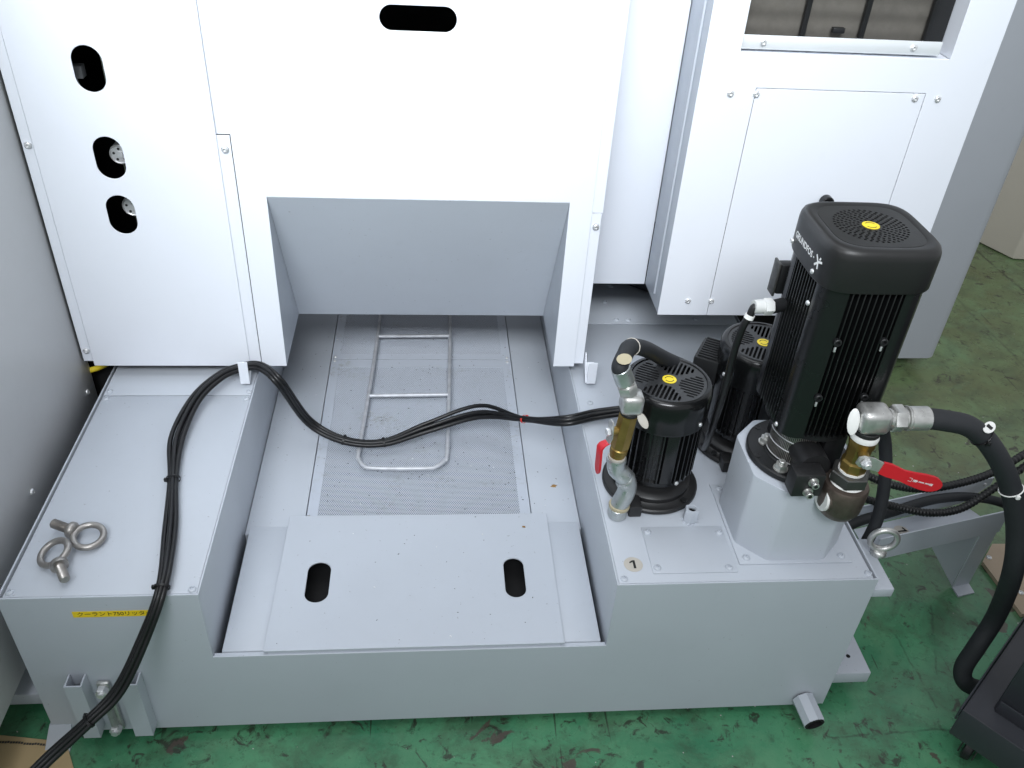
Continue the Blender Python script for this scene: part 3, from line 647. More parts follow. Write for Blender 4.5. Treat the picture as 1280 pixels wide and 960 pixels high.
# ================================================================== tall pump
BP = thing('tall_pump', 'tall black finned motor pump with square vented cap on pedestal', 'pump', (PX - .006, PY, PT))
bm = bmesh.new(); lathe(bm, [(0, .0004), (.084, .0004), (.0865, .003), (.0865, .011), (.084, .0135), (.060, .0138), (.058, .016), (0, .016)], 64); fl = obj('pump_flange', bm, 'black_satin', BP)
for px, py in ((962, 549), (981, 582)):
    q = onz(px, py, PT + .02); q = Vector((q.x - PX, q.y - PY, 0))
    bm = bmesh.new(); hexnut(bm, (q.x, q.y, .0138), Z_, .0108, .0105); lathe(bm, [(0, 0), (.0125, 0), (.0125, .0016), (0, .0016)], 20, Matrix.Translation((q.x, q.y, .0136))); rod(bm, (q.x, q.y, .024), (q.x, q.y, .031), .0055, 12, .001); obj('flange_nut', bm, 'zinc', fl)
for k in range(6):
    a = rad(k * 60 + 12); bm = bmesh.new(); lathe(bm, [(.006, .0134), (.006, .0146), (.0038, .0146), (.0036, .0139), (0, .0139)], 16, Matrix.Translation((.0785 * cos(a), .0785 * sin(a), 0))); obj('plug', bm, 'black_rough', fl)
bm = bmesh.new(); lathe(bm, [(0, .015), (.046, .015), (.044, .022), (.044, .078), (.058, .086), (.072, .089), (.072, .099), (0, .099)], 40); ns = obj('motor_stool', bm, 'black_satin', BP)
obj('stool_rib', bx(.012, .048, -.056, -.02, .015, .088, bev=.004), 'black_satin', ns); obj('stool_rib', bx(-.04, .0, .02, .052, .015, .088, bev=.004), 'black_satin', ns)
# coupling guard: fine slotted stainless sheet bent round the stool
bm = bmesh.new(); a0, a1 = rad(172), rad(268); n = 30
for i in range(n):
    t0 = a0 + (a1 - a0) * i / n; t1 = a0 + (a1 - a0) * (i + .55) / n
    for z0, z1 in ((.019, .040), (.041, .060), (.061, .081)):
        vs = [bm.verts.new((r * cos(t), r * sin(t), z)) for z in (z0, z1) for r, t in ((.0545, t0), (.0545, t1), (.0535, t1), (.0535, t0))]
        for f in ((0, 1, 5, 4), (1, 2, 6, 5), (2, 3, 7, 6), (3, 0, 4, 7), (4, 5, 6, 7), (0, 3, 2, 1)): bm.faces.new([vs[k] for k in f])
gd = obj('coupling_guard', bm, 'steel_worn', BP, smooth=None)
for z in (.018, .0405, .0605, .082):
    pts = [(.0546 * cos(a0 + (a1 - a0) * i / 20), .0546 * sin(a0 + (a1 - a0) * i / 20), z) for i in range(21)]; obj('guard_band', tube(bmesh.new(), pts, .0011, 6), 'steel_bright', gd, smooth=True)
# motor body: octagonal core with smooth corner columns, fins on each side
B0, B1 = .099, .376
bm = bmesh.new(); o_ = octa(0, 0, .0625, .044); A = [bm.verts.new((x, y, B0)) for x, y in o_]; B = [bm.verts.new((x, y, B1)) for x, y in o_]
for i in range(8): bm.faces.new((A[i], A[(i + 1) % 8], B[(i + 1) % 8], B[i]))
bm.faces.new(A); bm.faces.new(B); bd = obj('motor_body', bm, 'fin_black', BP, smooth=None)
for q in range(4):
    bm = bmesh.new(); cc = [(.055, .0415), (.0765, .0415), (.077, .0525), (.0735, .0640), (.0640, .0735), (.0525, .077), (.0415, .0765), (.0415, .055)]
    R = Matrix.Rotation(q * pi / 2, 4, 'Z'); A = [bm.verts.new(R @ Vector((x, y, B0 + .002))) for x, y in cc]; B = [bm.verts.new(R @ Vector((x, y, B1 - .001))) for x, y in cc]
    for i in range(8): bm.faces.new((A[i], A[(i + 1) % 8], B[(i + 1) % 8], B[i]))
    bm.faces.new(A); bm.faces.new(B); obj('corner_column', bm, 'fin_black', bd, smooth=30)
finb = bx(-.0011, .0011, -.0775, -.057, B0 + .003, B1 - .001, bev=.0005); fin0 = obj('cooling_fin', finb, 'fin_black', bd); fm = fin0.data
first = True
for q in range(4):
    for k in range(9):
        xo = -.036 + k * .0090; R = Matrix.Rotation(q * pi / 2, 4, 'Z'); o = fin0 if first else fin0.copy()
        if not first: COL.objects.link(o)
        o.location = R @ Vector((xo, 0, 0)); o.rotation_euler = (0, 0, q * pi / 2); first = False
for px, py in ((1052, 429), (1110, 428), (1028, 498), (1085, 497)):
    q = ony(px, py, PY - .079); bm = bmesh.new(); c = (q.x - PX, -.0745, q.z - PT); F = frame(c, (0, -1, 0))
    lathe(bm, [(.0062, 0), (.0062, .0055), (.0052, .0065), (.0034, .0065), (.0032, .002), (0, .002)], 18, F); obj('fixing_boss', bm, 'black_satin', bd)
    bm = bmesh.new(); box(bm, c[0] - .0016, c[0] + .0014, -.0780, -.0752, c[2] - .017, c[2] - .0085, .0006); obj('drip_tip', bm, 'steel_bright', bd)
q = ony(984, 397, PY - .02); 
screw((-.0775, -.035, .325), bd, SC_S, (0, -pi / 2, 0)); screw((-.0770, -.049, .108), bd, SC_S, (0, -pi / 2, 0))
# fan cap: rounded square with a vented lid
def squircle(half, n_=64, e_=4.6):
    out = []
    for i in range(n_):
        a = 2 * pi * i / n_; c_, s_ = cos(a), sin(a); out.append((half * math.copysign(abs(c_) ** (2 / e_), c_), half * math.copysign(abs(s_) ** (2 / e_), s_)))
    return out
CT = .435; CAPH = .0885
bm = bmesh.new(); prof = [(.0835, .3690), (.0848, .3690), (.0858, .3715), (.0858, .418), (.0850, .4260), (.0828, .4315), (.0790, .4342), (.0750, .4346), (.0690, .4338), (.0660, .4330)]
rows = []
for hf, z in prof: rows.append([bm.verts.new((x, y, z)) for x, y in squircle(hf, 72, 4.4 if hf > .07 else 4.0)])
for A, B in zip(rows, rows[1:]):
    for i in range(72): bm.faces.new((A[i], A[(i + 1) % 72], B[(i + 1) % 72], B[i]))
cap = obj('fan_cap', bm, 'cap_black', BP, smooth=45)
holes = []
for k in range(1, 8):
    r = .0125 + k * .0056; n = int(2 * pi * r / .0080)
    for i in range(n): holes.append(circ(r * cos(2 * pi * (i + .5 * (k % 2)) / n), r * sin(2 * pi * (i + .5 * (k % 2)) / n), .0026, 6, 2 * pi * i / n))
plate('cap_grille', squircle(.0664, 72, 4.0), holes, .0022, (0, 0, .4336), X, Y_, 'cap_black', cap, bev=.0002)
obj('fan_chamber', bx(-.06, .06, -.06, .06, .379, .381), 'void_black', cap)
bm = bmesh.new(); lathe(bm, [(0, 0), (.0125, 0), (.0125, .0006), (0, .0006)], 32, Matrix.Translation((0, 0, .4338))); st = obj('rotation_sticker', bm, 'yellow_mark', cap)
arc_mark(st, .4346, .0082, 'ink_black', rad(30), rad(140)); arc_mark(st, .4346, .0082, 'ink_black', rad(210), rad(320))
def cap_side(me):
    co = [v.co.copy() for v in me.vertices]
    for v, c in zip(me.vertices, co):
        y, z = -c.x, c.y; hx = .0858 * (max(0, 1 - abs(y / .0858) ** 4.4)) ** (1 / 4.4); v.co = Vector((-hx - .0003 - c.z, y, z))
    me.update(); return me
me = text_mesh('GRUNDFOS', .0132, bold=.0002); me.transform(Matrix.Translation((-.012, .397, 0))); obj('brand_lettering', cap_side(me), 'white_print', cap)
bm = bmesh.new()
def stroke(pts, wd):
    for p0, p1 in zip(pts, pts[1:]):
        p0, p1 = Vector((*p0, 0)), Vector((*p1, 0)); d = (p1 - p0).normalized(); n_ = Vector((-d.y, d.x, 0)) * wd / 2; e = d * wd * .12
        bm.faces.new([bm.verts.new(v) for v in (p0 - n_ - e, p1 - n_ + e, p1 + n_ + e, p0 + n_ - e)])
lx, lz, s = .044, .397, .0088
stroke([(lx - s, lz - s * .9), (lx + s * .2, lz + s * .1), (lx + s * 1.0, lz + s * .35)], .0034)
stroke([(lx - s * .9, lz + s * .9), (lx - s * .1, lz - s * .0), (lx + s * .15, lz - s * 1.1)], .0034)
stroke([(lx + s * .45, lz + s * .9), (lx + s * .25, lz + s * .5)], .003); stroke([(lx - s * 1.9, lz), (lx - s * 1.62, lz)], .0022)
bmesh.ops.subdivide_edges(bm, edges=bm.edges[:], cuts=2); me = bpy.data.meshes.new('brand_emblem'); bm.to_mesh(me); bm.free(); obj('brand_emblem', cap_side(me), 'white_print', cap)
for y, z in ((-.036, .378), (.052, .382)): screw((-.0856, y, z), cap, SC_S, (0, -pi / 2, 0), 'cap_screw')
tb = obj('terminal_box', bx(-.078, -.046, .0785, .100, .272, .325, bev=.004), 'black_satin', BP)
obj('box_lid', bx(-.083, -.0785, .077, .102, .269, .328, bev=.002), 'dark_iron', tb)
q = ony(962, 385, PY + .03); gl = Vector((q.x - PX, q.y - PY, q.z - PT))
bm = bmesh.new(); hexnut(bm, gl + Vector((-.004, 0, .002)), (1, .1, 0), .0135, .014); lathe(bm, [(0, 0), (.0105, 0), (.011, .004), (.011, .020), (0, .020)], 24, frame(gl + Vector((-.020, 0, .002)), (1, .1, 0))); obj('cable_gland', bm, 'white_plastic', tb)
bm = bmesh.new(); rod(bm, gl + Vector((.010, 0, .002)), gl + Vector((.030, .008, .002)), .011, 16); obj('gland_neck', bm, 'black_satin', tb)
# discharge block at the front of the flange
db = obj('discharge_block', bx(-.056, -.006, -.121, -.089, .0155, .061, bev=.003), 'black_rough', BP)
bm = bmesh.new(); rod(bm, (-.012, -.0888, .048), (-.012, -.040, .048), .026, 32); obj('discharge_neck', bm, 'black_rough', db); obj('neck_base', bx(-.034, .010, -.0885, -.050, .0165, .042, bev=.003), 'black_rough', db)
for dz, dx in ((.048, -.026), (.027, -.030)):
    bm = bmesh.new(); rod(bm, (dx, -.1212, dz), (dx, -.133, dz), .0062, 18, .0008); rod(bm, (dx, -.1213, dz), (dx, -.1228, dz), .0085, 18); obj('socket_bolt', bm, 'zinc', db)
    bm = bmesh.new(); lathe(bm, [(0, 0), (.0034, 0), (.0034, .0004), (0, .0004)], 6, frame((dx, -.1331, dz), (0, -1, 0))); obj('hex_socket', bm, 'ink_black', db)

# ================================================================== discharge valve of the tall pump
vx, vy = 1.3445, .030
DV = thing('discharge_valve', 'brass ball valve with red lever and elbow on tall pump outlet', 'valve', (vx, vy, .49))
def L3(z): return z - .49
bm = bmesh.new(); lathe(bm, [(0, .494), (.018, .496), (.028, .503), (.035, .517), (.0365, .535), (.0365, .561), (.0345, .5655), (.026, .566), (0, .566)], 40, Matrix.Translation((0, 0, -.49)))
rod(bm, (-.005, 0, L3(.534)), (-.030, 0, L3(.534)), .026, 28); un = obj('cast_elbow', bm, 'brown_cast', DV)
bm = bmesh.new(); rod(bm, (-.0302, 0, L3(.534)), (-.0345, 0, L3(.534)), .0235, 28); obj('seal_tape', bm, 'white_tape', un); bm = bmesh.new(); lathe(bm, [(.0, .566), (.0265, .566), (.028, .568), (.0265, .5705), (0, .5705)], 32, Matrix.Translation((0, 0, -.49))); obj('seal_tape', bm, 'white_tape', un)
bm = bmesh.new(); hexnut(bm, (0, 0, L3(.5706)), Z_, .0315, .021); obj('bushing_nut', bm, 'dark_iron', DV)
bm = bmesh.new(); lathe(bm, [(0, .5918), (.021, .5918), (.021, .5955), (0, .5955)], 28, Matrix.Translation((0, 0, -.49))); obj('seal_tape', bm, 'white_tape', DV); bm = bmesh.new(); lathe(bm, [(0, .6585), (.0215, .6585), (.022, .664), (.0205, .668), (0, .668)], 28, Matrix.Translation((0, 0, -.49))); obj('seal_tape', bm, 'white_tape', DV)
bm = bmesh.new(); lathe(bm, [(0, .5956), (.0205, .5956), (.021, .599), (.021, .612), (.0185, .616), (.0185, .640), (.0205, .644), (.0205, .6575), (.019, .6584), (0, .6584)], 8, Matrix.Translation((0, 0, -.49))); vb = obj('valve_body', bm, 'brass', DV, smooth=25)
bm = bmesh.new(); pv0 = ony(1081, 577, vy - .034) - Vector((vx, vy, .49)); rod(bm, (0, -.008, pv0.z), pv0, .0085, 20); obj('stem', bm, 'brass', vb)
# lever
pv = ony(1081, 577, vy - .034) - Vector((vx, vy, .49)); tip = ony(1170, 599, vy - .050) - Vector((vx, vy, .49)); ld = (tip - pv); ll = ld.length; ld.normalize(); up = Vector((0, -1, 0)); sd = up.cross(ld).normalized()
LS = ll / .129
def ribbon(name, rows_, mat, par, th=.0022, bevel=.0006):
    bm = bmesh.new(); A, B = [], []
    for t, wd, off in rows_:
        c = pv + ld * t * LS + up * off
        A.append((bm.verts.new(c - sd * wd), bm.verts.new(c + sd * wd))); B.append((bm.verts.new(c - sd * wd + up * th), bm.verts.new(c + sd * wd + up * th)))
    for i in range(len(A) - 1):
        bm.faces.new((A[i][0], A[i + 1][0], A[i + 1][1], A[i][1])); bm.faces.new((B[i][0], B[i][1], B[i + 1][1], B[i + 1][0]))
        bm.faces.new((A[i][0], B[i][0], B[i + 1][0], A[i + 1][0])); bm.faces.new((A[i][1], A[i + 1][1], B[i + 1][1], B[i][1]))
    bm.faces.new((A[0][0], A[0][1], B[0][1], B[0][0])); bm.faces.new((A[-1][0], B[-1][0], B[-1][1], A[-1][1]))
    return obj(name, bm, mat, par, smooth=40)
ribbon('lever_plate', [(-.014, .006, .0), (-.006, .0105, .0), (.012, .0110, .0), (.022, .0095, .002), (.028, .0095, .0032)], 'zinc', vb)
gr = ribbon('lever_grip', [(.0272, .0108, .0030), (.040, .0120, .005), (.060, .0100, .010), (.075, .0118, .0125), (.095, .0142, .0135), (.110, .0142, .0135), (.118, .0125, .0135), (.125, .0085, .0135), (.129, .003, .0135)], 'red_grip', vb, .0045)
bm = bmesh.new(); hexnut(bm, pv + up * .0023, up, .0085, .007); rod(bm, pv + up * .009, pv + up * .014, .0055, 14, .001); obj('lever_nut', bm, 'steel_bright', vb)
# worn white print on the grip
bm = bmesh.new()
def gp(t, s_): return pv + ld * t * LS + sd * s_ + up * .0186
def dash(t0, t1, s0, s1): bm.faces.new([bm.verts.new(gp(*q)) for q in ((t0, s0), (t1, s0), (t1, s1), (t0, s1))])
sg_ = 1 if sd.z > 0 else -1
for a_ in ((.069, .0752, .0030, .0036), (.0746, .0752, -.0032, .0036), (.069, .0752, -.0032, -.0026)): dash(a_[0], a_[1], sg_ * a_[2], sg_ * a_[3])
t_ = .0775
rr = random.Random(3)
while t_ < .112:
    w1 = rr.choice((.0008, .0012, .0016)); hgt = .0022 if t_ < .083 or t_ > .107 else .0012; dash(t_, t_ + w1, -hgt, hgt); 
    t_ += w1 + (.0006 if rr.random() < .85 else .002)
o = obj('grip_print', bm, 'white_print', gr, smooth=None)
# forged elbow, swivel and hose ferrule
bm = bmesh.new(); rod(bm, (0, 0, L3(.6682)), (0, 0, L3(.676)), .0205, 28, .001); obj('seal_ring', bm, 'ink_black', DV)
bm = bmesh.new(); box(bm, -.0215, .026, -.0205, .0205, L3(.6762), L3(.7165), .009); el = obj('forged_elbow', bm, 'zinc', DV, smooth=50)
bm = bmesh.new(); rod(bm, (.0262, 0, L3(.696)), (.031, 0, L3(.696)), .0155, 28); hexnut(bm, (.0312, 0, L3(.696)), X, .0215, .018); rod(bm, (.0494, 0, L3(.696)), (.054, 0, L3(.696)), .0165, 28, .001); obj('swivel_nut', bm, 'zinc', DV)
bm = bmesh.new(); rod(bm, (.0542, 0, L3(.696)), (.057, 0, L3(.696)), .0195, 28, .0006); rod(bm, (.0572, 0, L3(.6955)), (.0905, 0, L3(.6955)), .0188, 32, .002); obj('hose_ferrule', bm, 'zinc', DV)
bm = bmesh.new(); lathe(bm, [(0, -.0014), (.011, -.0012), (.0135, 0), (.011, .0012), (0, .0014)], 24, Matrix.Translation((-.030, -.006, L3(.694))) @ Matrix.Rotation(rad(72), 4, 'X') @ Matrix.Rotation(rad(-18), 4, 'Y') @ Matrix.Diagonal((.65, 1.6, 1, 1))); obj('tape_tail', bm, 'white_tape', DV)
# hose from it
hp = [Vector((vx + .086, vy, .6955)), ony(1182, 526, .03), ony(1213, 534, .028), ony(1240, 560, .02), ony(1262, 605, .008), ony(1271, 660, -.006), ony(1266, 715, -.016), onz(1246, 768, .235), onz(1221, 808, .155), onz(1205, 833, .105), onz(1205, 850, .078), onz(1220, 860, .060), onz(1250, 862, .045)]
DH = thing('discharge_hose', 'thick black rubber hose arching from tall pump valve to dark cart', 'hose', hp[-1])
def rel(pts, t): l = Vector(t.location); return [Vector(p) - l for p in pts]
sp_ = spline(hp, 8); obj('hose_body', tube(bmesh.new(), rel(sp_, DH), .0168, 18), 'hose_rubber', DH, smooth=True)
for i in (20, 33):
    a, b_ = sp_[i], sp_[i + 1]; bm = bmesh.new(); torus(bm, a - DH.location, b_ - a, .0180, .0011, 28, 6); box(bm, a.x - DH.location.x - .003, a.x - DH.location.x + .003, a.y - DH.location.y - .0225, a.y - DH.location.y - .0175, a.z - DH.location.z - .003, a.z - DH.location.z + .004, .0008); obj('cable_tie', bm, 'white_tape' if i == 33 else 'cable_rubber', DH)
a, b_ = sp_[20], sp_[21]; t = (b_ - a).normalized(); F = frame(a - DH.location + Vector((.002, -.004, .0195)), Vector((.2, -.25, .95)))
bm = bmesh.new(); lathe(bm, [(0, 0), (.010, 0), (.010, .0012), (0, .0012)], 24, F @ Matrix.Diagonal((1.7, .8, 1, 1))); tg = obj('hose_tag', bm, 'white_tape', DH)
bm = bmesh.new(); box(bm, -.004, .003, -.0045, .0045, .0014, .003, .0004); bm.transform(F); obj('tag_clip', bm, 'cable_rubber', tg)

# ================================================================== pipework of the front small pump
PL = thing('pump_pipework', 'galvanised elbows, brass ball valve and black hose beside small pump', 'pipework', (1.018, .165, H))
l0 = Vector(PL.location)
def lp_(*q): return Vector(q) - l0
bm = bmesh.new(); tube(bm, spline([lp_(1.0185, .163, H + .018), lp_(1.021, .163, .398), lp_(1.028, .164, .420), lp_(1.0285, .165, .442), lp_(1.018, .165, .462), lp_(1.0045, .165, .477), lp_(1.001, .165, .497)], 6), .0166, 20); obj('elbow_pipe', bm, 'cast_pipe', PL, smooth=50)
bm = bmesh.new(); rod(bm, lp_(1.0185, .163, H + .0006), lp_(1.0185, .163, .388), .0175, 28, .002); obj('pipe_socket', bm, 'cast_pipe', PL)
bm = bmesh.new(); lathe(bm, [(.0155, 0), (.0188, .001), (.0195, .004), (.0188, .007), (.0155, .008)], 28, frame(lp_(1.0195, .163, .387), (.05, 0, 1))); obj('pipe_bead', bm, 'cream_label', PL)
bm = bmesh.new(); lathe(bm, [(.0150, 0), (.0186, .001), (.0195, .005), (.0186, .009), (.0150, .010)], 28, frame(lp_(1.0265, .165, .448), (-.75, 0, .8))); obj('pipe_bead', bm, 'cast_pipe', PL)
bm = bmesh.new(); lathe(bm, [(.0145, 0), (.0175, .001), (.018, .005), (.0172, .010), (0, .010)], 28, frame(lp_(1.001, .165, .494), (0, 0, 1))); obj('pipe_bead', bm, 'cast_pipe', PL)
bm = bmesh.new(); lathe(bm, [(0, 0), (.0150, 0), (.0155, .002), (.0150, .004), (0, .004)], 24, frame(lp_(1.001, .165, .5042), (0, 0, 1))); obj('sealant_ring', bm, 'sticker_beige', PL)
d = Vector((.085, 0, 1)).normalized(); p0 = lp_(1.0012, .165, .508)
bm = bmesh.new(); lathe(bm, [(0, 0), (.0135, 0), (.0135, .006), (.0155, .008), (.0155, .018), (.0135, .020), (.0135, .023), (0, .023)], 16, frame(p0, d)); obj('brass_nipple', bm, 'brass', PL, smooth=25)
bm = bmesh.new(); lathe(bm, [(0, .0231), (.0165, .0231), (.0172, .026), (.0172, .050), (.0165, .078), (.0165, .092), (0, .092)], 8, frame(p0, d)); vb2 = obj('valve_body', bm, 'brass', PL, smooth=25)
c = p0 + d * .060; pv = c + Vector((-.020, -.006, 0))
bm = bmesh.new(); rod(bm, c, pv + Vector((-.004, -.001, 0)), .0075, 16); obj('stem', bm, 'brass', vb2)
bm = bmesh.new(); hexnut(bm, pv + Vector((-.0072, -.002, 0)), (-1, -.25, 0), .0075, .006); obj('lever_nut', bm, 'steel_bright', vb2)
up = Vector((-1, -.25, 0)).normalized(); ld = Vector((.02, -.08, -1)).normalized(); sd = up.cross(ld).normalized(); pv = pv + up * .004; LS = 1
ribbon('lever_plate', [(-.022, .005, .0), (-.014, .0085, .0), (.010, .0085, .0), (.020, .007, .004)], 'zinc', vb2)
ribbon('lever_grip', [(.0202, .0075, .003), (.024, .0085, .012), (.030, .0085, .0165), (.045, .0085, .0165), (.070, .0090, .0165), (.080, .0065, .0165), (.084, .0025, .0165)], 'red_grip', vb2, .0040)
p1 = p0 + d * .0922
bm = bmesh.new(); rod(bm, p1, p1 + d * .006, .0155, 24, .001); obj('seal_ring', bm, 'ink_black', PL)
bm = bmesh.new(); box(bm, -.018, .0195, -.018, .018, 0, .038, .0085); bm.transform(Matrix.Translation(p1 + d * .0062)); obj('forged_elbow', bm, 'zinc', PL, smooth=50)
d2 = Vector((-.42, -.02, 1)).normalized(); p2 = p1 + Vector((-.003, 0, .038))
bm = bmesh.new(); rod(bm, p2, p2 + d2 * .010, .0125, 24); hexnut(bm, p2 + d2 * .010, d2, .0175, .016); rod(bm, p2 + d2 * .026, p2 + d2 * .031, .0130, 24); obj('swivel_nut', bm, 'zinc', PL)
bm = bmesh.new(); rod(bm, p2 + d2 * .031, p2 + d2 * .062, .0160, 28, .0015); obj('hose_ferrule', bm, 'cast_pipe', PL)
s0 = p2 + d2 * .052
hp = [s0, s0 + d2 * .012, lp_(*ony(781, 444, .185)), lp_(*ony(788, 434, .205)), lp_(*ony(806, 436, .245)), lp_(*ony(832, 449, .30)), lp_(*ony(868, 466, .36)), lp_(1.19, .47, .46), lp_(1.21, .60, H + .017)]
sp_ = spline(hp, 8); hs = obj('hose_body', tube(bmesh.new(), sp_, .0140, 16), 'hose_rubber', PL, smooth=True)
bm = bmesh.new(); torus(bm, sp_[25], sp_[26] - sp_[25], .0144, .0009, 24, 6); obj('cable_tie', bm, 'sticker_beige', hs)
F = frame(s0 + d2 * .024 + Vector((.006, -.0120, .012)), Vector((.1, -1, .9))); bm = bmesh.new(); lathe(bm, [(0, 0), (.011, 0), (.011, .0012), (0, .0012)], 24, F @ Matrix.Diagonal((1.15, .8, 1, 1))); obj('hose_tag', bm, 'cream_label', hs)
bm = bmesh.new(); lathe(bm, [(0, -.0012), (.007, -.001), (.009, 0), (.007, .001), (0, .0012)], 20, Matrix.Translation(p1 + Vector((.021, -.016, -.002))) @ Matrix.Rotation(rad(60), 4, 'X') @ Matrix.Rotation(rad(30), 4, 'Z') @ Matrix.Diagonal((.8, 1.7, 1, 1))); obj('tape_tail', bm, 'sticker_beige', PL)

# ================================================================== eye bolts
def eye_bolt(label, shank=True):
    t = thing('eye_bolt', label, 'eye bolt', (0, 0, 0), 'loose and fitted eye bolts')
    R, r = .0236, .0056
    bm = bmesh.new(); torus(bm, (0, 0, .0125 + R), (0, 1, 0), R, r, 44, 14); obj('ring', bm, 'steel_worn', t, smooth=True)
    bm = bmesh.new(); lathe(bm, [(0, 0), (.0136, 0), (.0143, .002), (.0143, .007), (.012, .0105), (.008, .0125), (0, .0135)], 32); obj('collar', bm, 'steel_worn', t)
    if shank:
        prof = [(0, -.034), (.0062, -.034), (.0080, -.032)]; z = -.032
        while z < -.003: prof += [(.0083, z + .0006), (.0072, z + .0013)]; z += .0020
        prof += [(.0075, 0), (0, 0)]; bm = bmesh.new(); lathe(bm, prof, 22); obj('threaded_shank', bm, 'steel_worn', t)
    return t
e1 = eye_bolt('steel eye bolt lying flat, ring whole in view, shank pointing to grey cabinet')
# ring plane nearly flat; shank points to the back left
def orient(o, axis, normal, loc):
    z = Vector(axis).normalized(); y = Vector(normal); y = (y - z * y.dot(z)).normalized(); x = y.cross(z); o.rotation_euler = Matrix((x, y, z)).transposed().to_euler(); o.location = loc
q = onz(88, 664, H + .012); orient(e1, (.93, -.36, -.10), (.05, -.12, 1), (q.x, q.y, H + .0165))
e2 = copy_tree(e1); e2['label'] = 'steel eye bolt tilted on its collar, threaded shank pointing at tank front'
q = onz(75, 709, H + .016); ax_ = Vector((-.52, .84, -.02)); orient(e2, ax_, Vector((.85, .42, .34)).cross(ax_), (q.x, q.y, H + .0175))
e3 = eye_bolt('steel eye bolt standing upright on the tank side lug', False)
for ch in e3.children:
    ch.data.materials.clear(); ch.data.materials.append(MATS['zinc'])
q = onz(1097, 692, H - .032); orient(e3, (0, 0, 1), (-.15, -1, 0), (q.x, q.y, H - .0318))

# ================================================================== cable bundle
def Pz(x, y, z): return onz(x, y, z)
path = [ony(20, 990, -.20), ony(62, 948, -.155), ony(112, 902, -.115), ony(150, 862, -.080), ony(180, 800, -.040), onz(203, 735, H + .012), onz(213, 665, H + .010), onz(217, 600, H + .010), onz(222, 548, H + .014), onz(245, 500, H + .026),
        ony(275, 472, Ym - .050), ony(300, 461, Ym - .020), ony(325, 459, Ym - .018), ony(348, 477, Ym - .06), onz(385, 527, .262), onz(430, 551, .226), onz(480, 554, .222), onz(535, 535, .240), onz(600, 516, .282), onz(655, 525, .325), onz(705, 527, H + .009), onz(745, 519, H + .014), onz(790, 512, H + .030), onz(830, 500, .44)]
CBN = thing('cable_bundle', 'black cables tied together, draped over tank into the small pump', 'cables', (path[0].x, path[0].y, path[0].z))
cl = Vector(CBN.location)
loose = [0, .2, .1, .3, .2, .0, .6, .0, 1.0, .6, .4, .2, .2, .3, .3, .0, .0, .9, 1.9, .0, .5, .5, .3, .3]
offs = ((0, 0), (-.0050, .0046), (.0050, .0040), (.0006, .0088)); rr = random.Random(8)
for k, (a_, b_) in enumerate(offs):
    pts = []
    for i, p in enumerate(path):
        t = (path[min(i + 1, len(path) - 1)] - path[max(i - 1, 0)]).normalized(); up_ = Vector((0, -.45, .9)); sd_ = t.cross(up_).normalized(); up_ = sd_.cross(t)
        lo_ = 1 + loose[i]; m_ = (.35 if i in (19,) else 1)
        pts.append(p + sd_ * (a_ * lo_ * m_ + rr.uniform(-1, 1) * .0012 * loose[i]) + up_ * (b_ + rr.uniform(0, 1) * .001 * loose[i]) - cl)
    obj('cable', tube(bmesh.new(), spline(pts, 9), (.0050, .0046, .0052, .0044)[k], 10), 'cable_rubber', CBN, smooth=True)
def tie(i, f, mat, s_=1.0):
    sp_ = spline(path, 9); j = int(i * 9 + f * 9); a, b_ = sp_[j], sp_[j + 1]; F = frame(a - cl + Vector((0, -.001, .0035)), b_ - a)
    bm = bmesh.new(); n = 20; pts = [F @ Vector((.0125 * s_ * cos(2 * pi * q / n), .0098 * s_ * sin(2 * pi * q / n), 0)) for q in range(n)]
    rows = []
    tz = (b_ - a).normalized() * .0020
    for p in pts: c0 = a - cl + Vector((0, -.001, .0035)); u = (p - c0) * 1.07; rows.append([bm.verts.new(v) for v in (p - tz, p + tz, c0 + u + tz, c0 + u - tz)])
    for q in range(n):
        A, B = rows[q], rows[(q + 1) % n]
        for m_ in range(4): bm.faces.new((A[m_], A[(m_ + 1) % 4], B[(m_ + 1) % 4], B[m_]))
    e = pts[0]; box(bm, e.x - .003, e.x + .003, e.y - .003, e.y + .002, e.z - .003, e.z + .004, .0006)
    obj('cable_tie', bm, mat, CBN)
tie(2, .1, 'cable_rubber'); tie(5, .0, 'cable_rubber'); tie(7, .1, 'cable_rubber'); tie(15, .0, 'cable_rubber', .95); tie(16, .1, 'cable_rubber', .95); tie(19, .0, 'tie_red', .8)

# motor cable of the tall pump
w0 = Vector((PX, PY, PT)) + gl + Vector((-.019, 0, .002)); mpz = [w0 + Vector((.006, 0, 0)), w0 + Vector((-.006, 0, -.001)), ony(937, 395, PY + .028), ony(928, 410, PY + .028), ony(917, 442, PY + .035), ony(905, 490, PY + .05), ony(890, 535, PY + .08), onz(880, 560, H + .02), onz(872, 540, H + .006)]
MC = thing('motor_cable', 'single black cable hanging from white gland of tall pump', 'cable', mpz[-1]); s_ = spline(mpz, 8)
obj('cable_sheath', tube(bmesh.new(), rel(s_, MC), .0062, 12), 'cable_rubber', MC, smooth=True)
bm = bmesh.new(); a, b_ = s_[15] - MC.location, s_[16] - MC.location; rod(bm, a, a + (b_ - a).normalized() * .007, .0078, 16); mk = obj('wire_marker', bm, 'white_tape', MC)

